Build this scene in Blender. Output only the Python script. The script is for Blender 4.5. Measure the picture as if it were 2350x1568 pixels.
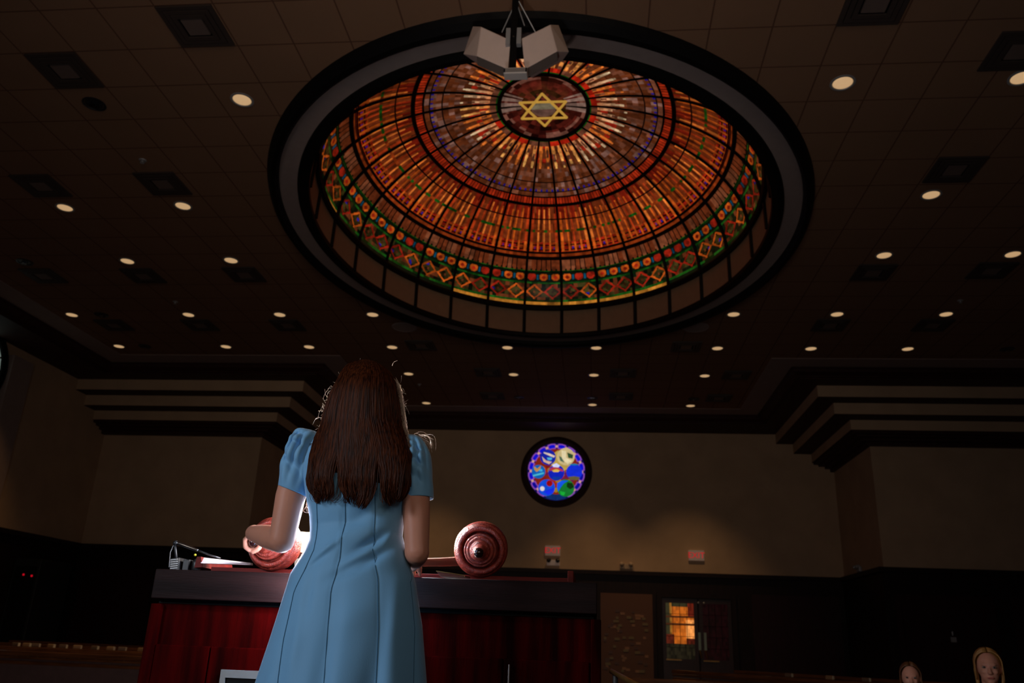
import bpy, bmesh, math, random
import numpy as np
from mathutils import Vector, Matrix
random.seed(7)
rng = np.random.default_rng(7)
S = bpy.context.scene
C = S.collection
for o in list(bpy.data.objects):
    bpy.data.objects.remove(o)
PI = math.pi

# ---------------------------------------------------------------- camera, world, exposure
FPX, PITCH, YAW, ROLL = 1886.7, 0.351125, -0.108110, 0.039926
_f = np.array([math.sin(YAW)*math.cos(PITCH), math.cos(YAW)*math.cos(PITCH), math.sin(PITCH)])
_r0 = np.array([math.cos(YAW), -math.sin(YAW), 0.0]); _u0 = np.cross(_r0, _f)
_r = math.cos(ROLL)*_r0 + math.sin(ROLL)*_u0
_u = -math.sin(ROLL)*_r0 + math.cos(ROLL)*_u0
cam = bpy.data.cameras.new('camera'); camo = bpy.data.objects.new('camera', cam); C.objects.link(camo)
cam.sensor_fit = 'HORIZONTAL'; cam.sensor_width = 36.0; cam.lens = FPX/2350*36.0
cam.clip_start = 0.05; cam.clip_end = 100
mw = Matrix.Identity(4)
for i in range(3):
    mw[i][0], mw[i][1], mw[i][2] = _r[i], _u[i], -_f[i]
camo.matrix_world = mw
S.camera = camo
S.view_settings.view_transform = 'Standard'; S.view_settings.look = 'None'
S.view_settings.gamma = 1.0; S.view_settings.use_curve_mapping = False
S.view_settings.exposure = 0.0
S.cycles.use_denoising = True
S.cycles.max_bounces = 6
W = bpy.data.worlds.new('night'); S.world = W; W.use_nodes = True
W.node_tree.nodes['Background'].inputs[0].default_value = (0.02, 0.015, 0.012, 1)
W.node_tree.nodes['Background'].inputs[1].default_value = 0.05

def _lamp(name, kind, loc, energy, color=(1, 1, 1), size=0.1, aim=None, spot=None, blend=0.5):
    l = bpy.data.lights.new(name, kind); l.energy = energy; l.color = color
    if kind == 'AREA':
        l.size = size
    else:
        l.shadow_soft_size = size
    if spot:
        l.spot_size = spot; l.spot_blend = blend
    o = bpy.data.objects.new(name, l); C.objects.link(o); o.location = loc
    if aim is not None:
        d = Vector(aim) - Vector(loc)
        o.rotation_euler = d.to_track_quat('-Z', 'Y').to_euler()
    return o
# unseen lamps added in place of the flash behind the girl and its bounce
_lamp('flash_rim_light', 'POINT', (-0.892, 2.375, 0.235), 2.8, (0.88, 0.85, 1.0), 0.008)  # added behind the elbow to brighten the left side of the dress
_lamp('flash_rim_light', 'POINT', (-0.885, 2.47, 0.13), 3, (0.86, 0.84, 1.0), 0.02)
_lamp('flash_rim_light', 'POINT', (-0.97, 2.76, 0.36), 16, (0.86, 0.88, 1.0), 0.04)
_lamp('flash_rim_light', 'POINT', (-0.63, 2.93, 0.42), 26, (0.92, 0.92, 1.0), 0.04)  # added for a rim on the right arm
_lamp('flash_rim_light', 'POINT', (-0.80, 2.78, 0.61), 26, (0.92, 0.95, 1.0), 0.02)  # added behind the head for a rim on the hair
_lamp('ceiling_fill_light', 'POINT', (-0.86, 3.00, 0.50), 19, (1.0, 0.84, 0.72), 0.06)  # warm point added to brighten the near ceiling
_lamp('fill_light', 'AREA', (0.2, -3.9, 2.6), 18.5, (1.0, 0.78, 0.60), 2.5, aim=(-1.8, 10, 4.2)).data.spread = math.radians(62)  # added panel standing in for light from the camera side
_lamp('fill_light', 'AREA', (-2.8, 0.0, 1.1), 34, (0.84, 0.90, 1.0), 0.7, aim=(-0.8, 2.3, 0.2))  # added side fill for the dress
_lamp('fill_light', 'AREA', (1.2, -0.6, 1.3), 6, (1.0, 0.90, 0.82), 0.7, aim=(-0.7, 2.3, 0.3))  # added weak fill from the right
cam.dof.use_dof = True; cam.dof.focus_distance = 2.35; cam.dof.aperture_fstop = 5.6

# ---------------------------------------------------------------- pixel <-> place helpers (surveyed positions)
def ray(px, py):
    return _r*(px-1175)/FPX - _u*(py-784)/FPX + _f
def at_y(px, py, y):
    d = ray(px, py); return Vector((d*(y/d[1])).tolist())

def lin(c):
    return tuple((v/255/12.92 if v/255 <= 0.04045 else ((v/255+0.055)/1.055)**2.4) for v in c)

# ---------------------------------------------------------------- materials
MATS = {}
def mat(name, col, rough=0.6, metal=0.0, noise=0.0, nscale=8, bump=0.0, bscale=60, spec=0.5, coat=0.0, emit=None, estr=1.0, stretch=None, col2=None, sheen=0.0, sss=0.0):
    if name in MATS:
        return MATS[name]
    m = bpy.data.materials.new(name); m.use_nodes = True
    nt = m.node_tree; n = nt.nodes; L = nt.links; b = n['Principled BSDF']
    b.inputs['Base Color'].default_value = (*col, 1); b.inputs['Roughness'].default_value = rough
    b.inputs['Metallic'].default_value = metal; b.inputs['Specular IOR Level'].default_value = spec
    b.inputs['Coat Weight'].default_value = coat; b.inputs['Sheen Weight'].default_value = sheen
    if sss:
        b.inputs['Subsurface Weight'].default_value = sss
        b.inputs['Subsurface Radius'].default_value = (0.02, 0.008, 0.004); b.inputs['Subsurface Scale'].default_value = 0.5
    tc = n.new('ShaderNodeTexCoord')
    src = tc.outputs['Object']
    if stretch:
        mp = n.new('ShaderNodeMapping'); mp.inputs['Scale'].default_value = stretch
        L.new(src, mp.inputs['Vector']); src = mp.outputs['Vector']
    if noise or col2:
        t = n.new('ShaderNodeTexNoise'); t.inputs['Scale'].default_value = nscale; t.inputs['Detail'].default_value = 6
        L.new(src, t.inputs['Vector'])
        r = n.new('ShaderNodeValToRGB')
        c2 = col2 or tuple(v*(1-noise) for v in col)
        r.color_ramp.elements[0].color = (*c2, 1); r.color_ramp.elements[0].position = 0.35
        r.color_ramp.elements[1].color = (*col, 1); r.color_ramp.elements[1].position = 0.65
        L.new(t.outputs['Fac'], r.inputs['Fac']); L.new(r.outputs['Color'], b.inputs['Base Color'])
    if bump:
        t2 = n.new('ShaderNodeTexNoise'); t2.inputs['Scale'].default_value = bscale; t2.inputs['Detail'].default_value = 4
        L.new(src, t2.inputs['Vector'])
        bp = n.new('ShaderNodeBump'); bp.inputs['Strength'].default_value = bump; bp.inputs['Distance'].default_value = 0.01
        L.new(t2.outputs['Fac'], bp.inputs['Height']); L.new(bp.outputs['Normal'], b.inputs['Normal'])
    if emit:
        b.inputs['Emission Color'].default_value = (*emit, 1); b.inputs['Emission Strength'].default_value = estr
    MATS[name] = m
    return m

def glass_mat(name, strength=1.0, var=0.25):
    """backlit stained glass: every piece of glass carries its own colour, with mottling of the glass itself"""
    if name in MATS:
        return MATS[name]
    m = bpy.data.materials.new(name); m.use_nodes = True
    nt = m.node_tree; n = nt.nodes; L = nt.links; b = n['Principled BSDF']
    a = n.new('ShaderNodeAttribute'); a.attribute_name = 'pane'
    t = n.new('ShaderNodeTexNoise'); t.inputs['Scale'].default_value = 9; t.inputs['Detail'].default_value = 3
    tc = n.new('ShaderNodeTexCoord'); L.new(tc.outputs['Object'], t.inputs['Vector'])
    mr = n.new('ShaderNodeMapRange'); mr.inputs[1].default_value = 0.3; mr.inputs[2].default_value = 0.7
    mr.inputs[3].default_value = 1-var; mr.inputs[4].default_value = 1+var
    L.new(t.outputs['Fac'], mr.inputs[0])
    mul = n.new('ShaderNodeVectorMath'); mul.operation = 'SCALE'
    L.new(a.outputs['Color'], mul.inputs[0]); L.new(mr.outputs[0], mul.inputs['Scale'])
    L.new(mul.outputs[0], b.inputs['Emission Color']); b.inputs['Emission Strength'].default_value = strength
    b.inputs['Base Color'].default_value = (0.01, 0.01, 0.01, 1); b.inputs['Roughness'].default_value = 0.3
    b.inputs['Specular IOR Level'].default_value = 0.2
    MATS[name] = m
    return m

def tile_mat():
    m = bpy.data.materials.new('acoustic_tile'); m.use_nodes = True
    nt = m.node_tree; n = nt.nodes; L = nt.links; b = n['Principled BSDF']
    tc = n.new('ShaderNodeTexCoord'); sp = n.new('ShaderNodeSeparateXYZ'); L.new(tc.outputs['Object'], sp.inputs[0])
    def edge(out, off):
        a = n.new('ShaderNodeMath'); a.operation = 'SUBTRACT'; a.inputs[1].default_value = off; L.new(out, a.inputs[0])
        d = n.new('ShaderNodeMath'); d.operation = 'DIVIDE'; d.inputs[1].default_value = 0.61; L.new(a.outputs[0], d.inputs[0])
        f = n.new('ShaderNodeMath'); f.operation = 'FRACT'; L.new(d.outputs[0], f.inputs[0])
        s = n.new('ShaderNodeMath'); s.operation = 'SUBTRACT'; s.inputs[1].default_value = 0.5; L.new(f.outputs[0], s.inputs[0])
        ab = n.new('ShaderNodeMath'); ab.operation = 'ABSOLUTE'; L.new(s.outputs[0], ab.inputs[0])
        g = n.new('ShaderNodeMath'); g.operation = 'GREATER_THAN'; g.inputs[1].default_value = 0.487; L.new(ab.outputs[0], g.inputs[0])
        return g.outputs[0]
    mx = n.new('ShaderNodeMath'); mx.operation = 'MAXIMUM'
    L.new(edge(sp.outputs['X'], -5.5907), mx.inputs[0]); L.new(edge(sp.outputs['Y'], 6.1308), mx.inputs[1])
    t = n.new('ShaderNodeTexNoise'); t.inputs['Scale'].default_value = 1.3; L.new(tc.outputs['Object'], t.inputs['Vector'])
    r = n.new('ShaderNodeValToRGB'); r.color_ramp.elements[0].color = (0.25, 0.135, 0.078, 1); r.color_ramp.elements[1].color = (0.29, 0.155, 0.088, 1)
    L.new(t.outputs['Fac'], r.inputs['Fac'])
    mix = n.new('ShaderNodeMix'); mix.data_type = 'RGBA'
    L.new(mx.outputs[0], mix.inputs['Factor']); L.new(r.outputs['Color'], mix.inputs['A']); mix.inputs['B'].default_value = (0.13, 0.06, 0.035, 1)
    L.new(mix.outputs['Result'], b.inputs['Base Color']); b.inputs['Roughness'].default_value = 0.9
    b.inputs['Specular IOR Level'].default_value = 0.1
    return m

TILE = tile_mat()
WALL = mat('painted_wall', (0.58, 0.39, 0.245), 0.85, noise=0.12, nscale=1.5, spec=0.2)
BAND = mat('grey_soffit', (0.36, 0.27, 0.24), 0.9, noise=0.06, spec=0.1)
TRIM = mat('dark_red_trim', (0.05, 0.014, 0.010), 0.6, noise=0.3, spec=0.3)
BLK = mat('black_metal', (0.004, 0.0035, 0.0035), 0.6, spec=0.15)
WAIN = mat('dark_stained_panelling', (0.016, 0.006, 0.005), 0.55, noise=0.4, nscale=4, stretch=(6, 6, 0.6), spec=0.25)
WAINR = mat('dark_red_panel', (0.030, 0.004, 0.005), 0.5, noise=0.4, nscale=4, stretch=(6, 6, 0.6), spec=0.3)
CHER = mat('cherry_wood', (0.052, 0.0004, 0.0004), 0.7, col2=(0.009, 0.0002, 0.0002), nscale=3.2, stretch=(7, 7, 0.7), bump=0.12, bscale=30, spec=0.02)
CHERD = mat('dark_cherry_edge', (0.017, 0.0065, 0.006), 0.6, col2=(0.007, 0.0025, 0.0025), nscale=3, stretch=(0.7, 7, 9), bump=0.1, bscale=25, spec=0.12)
ROLLM = mat('turned_mahogany', (0.40, 0.055, 0.032), 0.34, col2=(0.20, 0.024, 0.016), nscale=90, bump=0.5, bscale=260, coat=0.25)
BRASS = mat('worn_brass', (0.45, 0.25, 0.08), 0.35, metal=0.9, noise=0.3)
CAPW = mat('varnished_pew_cap', (0.19, 0.065, 0.022), 0.22, noise=0.5, nscale=5, stretch=(0.6, 6, 6), coat=0.5)
PEWB = mat('pew_back_upholstery', (0.12, 0.065, 0.06), 0.8, noise=0.2, nscale=10)
CHROME = mat('chrome', (0.42, 0.45, 0.50), 0.18, metal=1.0)
BLKP = mat('black_plastic', (0.012, 0.013, 0.015), 0.4)
GREYM = mat('grey_metal', (0.42, 0.42, 0.42), 0.45, metal=0.3)
SPKW = mat('off_white_cabinet', (0.78, 0.60, 0.52), 0.7, noise=0.05)
GRILL = mat('speaker_grille', (0.10, 0.075, 0.065), 0.8, bump=0.4, bscale=200)
CARPET = mat('dark_carpet', (0.03, 0.012, 0.010), 0.95, noise=0.5, nscale=30, bump=0.3)
PARCH = mat('parchment', (0.80, 0.66, 0.42), 0.7, noise=0.08, nscale=6)
PARCHW = mat('pale_parchment', (0.80, 0.74, 0.70), 0.6, noise=0.1, nscale=6)
SKIN = mat('skin', (0.62, 0.28, 0.19), 0.5, noise=0.06, nscale=14, sss=0.15, spec=0.35)
DRESS = mat('pale_blue_crepe', (0.19, 0.46, 0.76), 0.62, noise=0.05, nscale=5, bump=0.05, bscale=300, sheen=0.25, spec=0.3)
SEAM = mat('blue_seam_thread', (0.03, 0.13, 0.24), 0.7)
HAIR = mat('chestnut_hair', (0.080, 0.019, 0.005), 0.42, col2=(0.012, 0.0028, 0.0012), nscale=5, stretch=(40, 40, 1.2), spec=0.13)
STRAY = mat('backlit_stray_hair', (0.6, 0.5, 0.42), 0.3)  # pale copy of the hair colour with the rim light put into it
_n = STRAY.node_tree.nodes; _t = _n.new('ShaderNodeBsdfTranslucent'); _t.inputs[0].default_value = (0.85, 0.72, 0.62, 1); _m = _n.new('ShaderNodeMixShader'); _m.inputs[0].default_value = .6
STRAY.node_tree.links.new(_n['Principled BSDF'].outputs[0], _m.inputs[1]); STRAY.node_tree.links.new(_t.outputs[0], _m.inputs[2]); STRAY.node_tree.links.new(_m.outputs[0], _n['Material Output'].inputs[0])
HAIRL = mat('blond_hair', (0.50, 0.25, 0.07), 0.45, noise=0.5, nscale=30, stretch=(20, 20, 2))
HAIRB = mat('brown_hair', (0.16, 0.06, 0.02), 0.45, noise=0.5, nscale=30, stretch=(20, 20, 2))
CLOTHD = mat('dark_clothing', (0.02, 0.015, 0.02), 0.8, noise=0.3)
LAMPG = mat('dimmed_lamp_glass', (0.6, 0.5, 0.4), 0.5, emit=lin((186, 150, 108)), estr=1.0, noise=0.1, nscale=30)
VENTM = mat('dark_vent_metal', (0.05, 0.034, 0.028), 0.6)
VENTL = mat('vent_core_metal', (0.16, 0.11, 0.09), 0.5)
DRUMM = mat('beige_drum_panel', (0.24, 0.15, 0.085), 0.85, noise=0.08, emit=lin((22, 12, 6)), estr=0.4)  # faint glow put into the panels, which are no lamps
GOLD = mat('gold_leaf', (0.5, 0.35, 0.1), 0.4, metal=0.3, emit=lin((168, 128, 52)), estr=1.0)  # glow put into the leaf, the star is no lamp
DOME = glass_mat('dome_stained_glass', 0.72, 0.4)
WGL = glass_mat('window_stained_glass', 1.1, 0.12)

# ---------------------------------------------------------------- mesh builder
class MB:
    def __init__(s):
        s.v = []; s.f = []; s.c = []
    def add(s, vs, fs, col=None):
        k = len(s.v); s.v += [tuple(v) for v in vs]; s.f += [tuple(i+k for i in f) for f in fs]
        if col is not None:
            s.c += [col]*len(fs)
        return s
    def box(s, lo, hi, M=None):
        x0, y0, z0 = lo; x1, y1, z1 = hi
        v = [Vector(p) for p in ((x0,y0,z0),(x1,y0,z0),(x1,y1,z0),(x0,y1,z0),(x0,y0,z1),(x1,y0,z1),(x1,y1,z1),(x0,y1,z1))]
        if M is not None: v = [M @ p for p in v]
        return s.add(v, [(0,3,2,1),(4,5,6,7),(0,1,5,4),(1,2,6,5),(2,3,7,6),(3,0,4,7)])
    def loft(s, rings, cap0=True, cap1=True, closed=True):
        n = len(rings[0]); vs = [p for r in rings for p in r]; fs = []
        for i in range(len(rings)-1):
            for j in range(n if closed else n-1):
                a = i*n+j; b = i*n+(j+1) % n
                fs.append((a, b, b+n, a+n))
        if cap0: fs.append(tuple(range(n-1, -1, -1)))
        if cap1: fs.append(tuple(range((len(rings)-1)*n, len(rings)*n)))
        return s.add(vs, fs)
    def tube(s, pts, rad, seg=8, caps=True, flat=1.0):
        pts = [Vector(p) for p in pts]; n = len(pts)
        if not hasattr(rad, '__len__'): rad = [rad]*n
        rings = []; up = None
        for i, p in enumerate(pts):
            t = (pts[min(i+1, n-1)] - pts[max(i-1, 0)])
            t = t.normalized() if t.length > 1e-9 else Vector((0, 0, 1))
            if up is None:
                up = t.orthogonal().normalized()
            else:
                up = (up - t*up.dot(t)); up = up.normalized() if up.length > 1e-6 else t.orthogonal().normalized()
            sd = t.cross(up)
            rings.append([p + (up*math.cos(a)*flat + sd*math.sin(a))*rad[i] for a in (2*PI*k/seg for k in range(seg))])
        return s.loft(rings, caps, caps)
    def capsule(s, pts, rad, seg=14):
        """tube with round ends"""
        pts = [Vector(p) for p in pts]; rad = list(rad) if hasattr(rad, '__len__') else [rad]*len(pts)
        d0 = (pts[0]-pts[1]).normalized(); d1 = (pts[-1]-pts[-2]).normalized()
        P0 = []; R0 = []
        for a in (85, 60, 30):
            P0.append(pts[0]+d0*rad[0]*math.sin(math.radians(a))); R0.append(rad[0]*math.cos(math.radians(a)))
        P1 = []; R1 = []
        for a in (30, 60, 85):
            P1.append(pts[-1]+d1*rad[-1]*math.sin(math.radians(a))); R1.append(rad[-1]*math.cos(math.radians(a)))
        return s.tube(P0+pts+P1, R0+rad+R1, seg)
    def ell(s, c, r, rows=12, seg=18, M=None):
        rings = []
        for i in range(1, rows):
            a = PI*i/rows
            rings.append([Vector((c[0]+r[0]*math.sin(a)*math.cos(b), c[1]+r[1]*math.sin(a)*math.sin(b), c[2]-r[2]*math.cos(a))) for b in (2*PI*k/seg for k in range(seg))])
        if M is not None:
            rings = [[M @ p for p in q] for q in rings]
        return s.loft(rings)
    def lathe(s, prof, M, seg=48):
        """profile (radius, height) about local z, placed by M"""
        rings = [[M @ Vector((r*math.cos(a), r*math.sin(a), h)) for a in (2*PI*k/seg for k in range(seg))] for r, h in prof]
        return s.loft(rings)
    def build(s, name, m, parent=None, smooth=False, bevel=0.0, sub=0):
        me = bpy.data.meshes.new(name); me.from_pydata([tuple(v) for v in s.v], [], s.f)
        if s.c and len(s.c) == len(s.f):
            at = me.attributes.new('pane', 'FLOAT_COLOR', 'FACE')
            at.data.foreach_set('color', np.array([(*c, 1.0) for c in s.c], dtype=np.float32).ravel())
        me.update()
        if smooth: me.polygons.foreach_set('use_smooth', [True]*len(me.polygons))
        me.materials.append(m)
        o = bpy.data.objects.new(name, me); C.objects.link(o)
        if parent: o.parent = parent
        if bevel:
            b = o.modifiers.new('bevel', 'BEVEL'); b.width = bevel; b.segments = 2; b.limit_method = 'ANGLE'
        if sub:
            d = o.modifiers.new('sub', 'SUBSURF'); d.levels = sub; d.render_levels = sub
        return o

def tag(o, label, cat, group=None, kind=None):
    if label: o['label'] = label
    if cat: o['category'] = cat
    if group: o['group'] = group
    if kind: o['kind'] = kind
    return o
def thing(name, label, cat, loc=(0, 0, 0), group=None, rz=0):
    o = bpy.data.objects.new(name, None); C.objects.link(o); o.location = loc; o.rotation_euler = (0, 0, rz)
    o.empty_display_size = 0.1
    return tag(o, label, cat, group)
def struct(o):
    o['kind'] = 'structure'; return o
def boxm(lo, hi):
    return MB().box(lo, hi)
def dup(root, loc, label, group=None):
    r = root.copy(); C.objects.link(r); r.location = loc; r['label'] = label
    if group: r['group'] = group
    for ch in list(root.children):
        c = ch.copy(); C.objects.link(c); c.parent = r
        for g in list(ch.children):
            d = g.copy(); C.objects.link(d); d.parent = c
    return r
TRIMN = [0]
def trim(mb, m, **k):
    TRIMN[0] += 1
    return struct(mb.build('trim_%d' % TRIMN[0], m, **k))

# ================================================================ THE ROOM
ZF, ZB, ZC = -1.25, -0.90, 5.80           # main floor, platform, ceiling
XL, XR, YB, YN = -12.42, 10.70, 22.40, -4.5
CX, CY = -0.85, 11.17                      # centre of the oval dome
struct(boxm((XL-.2, YN-.2, ZF-.2), (XR+.2, YB+.2, ZF)).build('floor', CARPET))
# ceiling with its oval opening
edge = [(-10.70, YN), (-10.70, 16.65), (-5.60, 16.65), (-5.60, 20.65), (3.66, 20.65), (3.66, 16.70), (9.0, 16.70), (9.0, YN)]
cm = MB(); NO = 112
ov = []; sq = []
bx0, bx1, by0, by1 = -5.2, 3.5, 6.0, 16.4
for k in range(NO):
    a = 2*PI*k/NO; c, s_ = math.cos(a), math.sin(a)
    ov.append((CX+3.84*c, CY+4.74*s_, ZC))
    t = min((bx1-CX)/c if c > 1e-9 else 1e9, (bx0-CX)/c if c < -1e-9 else 1e9, (by1-CY)/s_ if s_ > 1e-9 else 1e9, (by0-CY)/s_ if s_ < -1e-9 else 1e9)
    sq.append((CX+t*c, CY+t*s_, ZC))
for k in range(NO):
    j = (k+1) % NO
    cm.add([ov[k], sq[k], sq[j], ov[j]], [(0, 1, 2, 3)])
for cx_, cy_ in ((bx1, by1), (bx0, by1), (bx0, by0), (bx1, by0)):   # corner slivers between neighbouring border points
    best = sorted(sq, key=lambda p: (p[0]-cx_)**2+(p[1]-cy_)**2)[:2]
    cm.add([best[0], best[1], (cx_, cy_, ZC)], [(0, 1, 2)])
for a, b, c, d in ((-10.7, bx0, YN, 16.65), (bx1, 9.0, YN, 16.65), (bx0, bx1, YN, by0), (bx0, bx1, by1, 16.65), (-5.6, 3.66, 16.65, 20.65)):
    cm.add([(a, c, ZC), (b, c, ZC), (b, d, ZC), (a, d, ZC)], [(3, 2, 1, 0)])
cm.add([(3.66, 16.65, ZC), (9, 16.65, ZC), (9, 16.7, ZC), (3.66, 16.7, ZC)], [(3, 2, 1, 0)])
struct(cm.build('ceiling', TILE))

def off(s):      # the ceiling outline pushed outward by s, mitred
    return [(-10.70-s, YN), (-10.70-s, 16.65+s), (-5.60-s, 16.65+s), (-5.60-s, 20.65+s), (3.66+s, 20.65+s), (3.66+s, 16.70+s), (9.0+s, 16.70+s), (9.0+s, YN)]
def cornice(prof, m):
    mb = MB(); rings = [[(x, y, z) for x, y in off(s)] for s, z in prof]
    for i in range(len(rings)-1):
        for j in range(7):
            mb.add([rings[i][j], rings[i][j+1], rings[i+1][j+1], rings[i+1][j]], [(0, 1, 2, 3)])
    return mb
trim(cornice([(0, ZC), (0, ZC-.012), (.52, ZC-.012)], BAND), BAND)
trim(cornice([(.52, ZC), (.52, 5.765), (.55, 5.755), (.58, 5.70), (.66, 5.66), (.70, 5.64), (.70, 5.615), (.74, 5.61), (.74, 5.58)], TRIM), TRIM)
# soffit under the roof void, above the stepped bays
sf = MB()
sf.add([(XL, YN, 5.58), (-11.44, YN, 5.58), (-11.44, 17.39, 5.58), (XL, 17.39, 5.58)], [(0, 1, 2, 3)])
sf.add([(9.74, YN, 5.58), (XR, YN, 5.58), (XR, 17.44, 5.58), (9.74, 17.44, 5.58)], [(0, 1, 2, 3)])
sf.add([(XL, 17.39, 5.58), (-6.34, 17.39, 5.58), (-6.34, YB, 5.58), (XL, YB, 5.58)], [(0, 1, 2, 3)])
sf.add([(4.40, 17.44, 5.58), (XR, 17.44, 5.58), (XR, YB, 5.58), (4.40, YB, 5.58)], [(0, 1, 2, 3)])
sf.add([(-6.34, 21.39, 5.58), (4.40, 21.39, 5.58), (4.40, YB, 5.58), (-6.34, YB, 5.58)], [(0, 1, 2, 3)])
trim(sf, TRIM)
# stepped courses of the two projecting bays
for side, (cx_, cy_, sx, xe) in enumerate(((-5.60, 16.65, -1, XL), (3.66, 16.70, 1, XR))):
    for s0, z0, z1 in ((1.20, 5.58, 5.325), (1.64, 5.325, 5.06), (2.10, 5.06, 4.82)):
        mb = MB()
        x, y = cx_+sx*s0, cy_+s0
        lo = (min(x, xe), y, z1); hi = (max(x, xe), YB, z0)
        mb.box(lo, hi)
        trim(mb, WALL)
        mb = MB(); e = 0.012                                       # thin dark sheet on the underside
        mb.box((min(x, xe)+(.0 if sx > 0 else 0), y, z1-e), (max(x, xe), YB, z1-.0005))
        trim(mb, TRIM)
    mb = MB()
    for s0, z0, z1 in ((2.14, 4.808, 4.76), (2.26, 4.76, 4.71), (2.42, 4.71, 4.65), (2.55, 4.65, 4.57)):
        x, y = cx_+sx*s0, cy_+s0
        mb.box((min(x, xe), y, z1), (max(x, xe), YB, z0))
    trim(mb, TRIM)
# walls; bays stand forward at y 19.36
def wallbox(name, lo, hi, m=WALL):
    return struct(boxm(lo, hi).build(name, m))
wallbox('wall_left', (XL-.2, YN, ZF), (XL, YB, 5.9))
wallbox('wall_right', (XR, YN, ZF), (XR+.2, YB, 5.9))
wallbox('wall_far', (XL-.2, YB, ZF), (XR+.2, YB+.2, 5.9))
wallbox('wall_near', (XL-.2, YN-.2, ZF), (XR+.2, YN, 5.9))
wallbox('wall_left_bay', (XL, 19.36, ZF), (-8.27, YB, 4.60))
wallbox('wall_right_bay', (6.31, 19.36, ZF), (XR, YB, 4.60))
# dark wainscot with cap along every wall
WZ = 1.86
wn = 0
def wains(lo, hi):
    trim(MB().box(lo, hi), WAIN)
wains((XL, YN, ZF), (XL+.05, 19.31, WZ)); wains((XR-.05, YN, ZF), (XR, 19.31, WZ))
wains((XL, 19.28, ZF), (-8.22, 19.36, WZ)); wains((-8.27, 19.36, ZF), (-8.19, YB, WZ))
wains((-8.19, YB-.08, ZF), (6.23, YB, WZ)); wains((6.23, 19.28, ZF), (XR, 19.36, WZ)); wains((6.23, 19.36, ZF), (6.31, YB, WZ))
cap = MB()
cap.box((-8.19, YB-.16, WZ-.10), (6.23, YB-.001, WZ)); cap.box((6.16, 19.20, WZ-.10), (XR, 19.36, WZ)); cap.box((6.16, 19.36, WZ-.10), (6.31, YB-.16, WZ))
cap.box((XL, 19.20, WZ-.10), (-8.12, 19.36, WZ)); cap.box((XL, YN, WZ-.10), (XL+.12, 19.2, WZ)); cap.box((-8.27, 19.36, WZ-.1), (-8.12, YB-.16, WZ))
trim(cap, WAIN)
# panels with frames on the far and bay wainscots
def panel(x0, x1, z0, z1, y, m=WAINR):
    mb = MB().box((x0, y-.015, z0), (x1, y, z1))
    return trim(mb, m)
panel(3.39*22.4/19.36+.03, 6.1, -1.1, 1.38, YB-.08)
panel(6.42, 8.47, -1.1, 1.30, 19.28); panel(8.8, 10.4, -1.1, 1.30, 19.28)
panel(-12.2, -10.4, -1.1, 1.30, 19.28); panel(-10.1, -8.5, -1.1, 1.30, 19.28)

# ================================================================ DOME
dome = thing('stained_glass_dome', 'large oval stained glass ceiling dome glowing orange, with a gold star at its crown', 'dome', (CX, CY, ZC))
A0, B0, Z0, HD = 3.32, 4.00, 6.28-ZC, 1.90
def dp(phi, th, k=1.0, dz=0.0):
    t = math.cos(phi)
    return (A0*t*k*math.sin(th), B0*t*k*math.cos(th), Z0+dz+HD*math.sin(phi))
NR = 28; TH0 = math.radians(3.0)
def srgb_mix(a, b, f): return tuple(x+(y-x)*f for x, y in zip(a, b))
LEAD = lin((10, 4, 3))
def hsh(*a):
    h = 0.37
    for q in a:
        h = math.sin(h*12.9898 + int(math.floor(q))*78.233 + 1.7)*43758.5453; h -= math.floor(h)
    return h
def jit(c, h, k=0.35):
    f = 1+(h-.5)*2*k
    return tuple(v*f for v in c)
ORG = lin((196, 84, 22)); ORB = lin((226, 116, 44)); RED = lin((150, 30, 14)); BRN = lin((96, 44, 20)); BRN2 = lin((112, 62, 42)); PINK = lin((128, 88, 76))
GRN = lin((18, 72, 15)); GRD = lin((8, 20, 7)); YEL = lin((190, 120, 40)); BLU = lin((28, 22, 130)); TEAL = lin((10, 70, 96)); WHT = lin((214, 186, 146)); CRM = lin((236, 170, 90)); ORD = lin((136, 50, 14)); OLV = lin((52, 44, 16))
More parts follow.
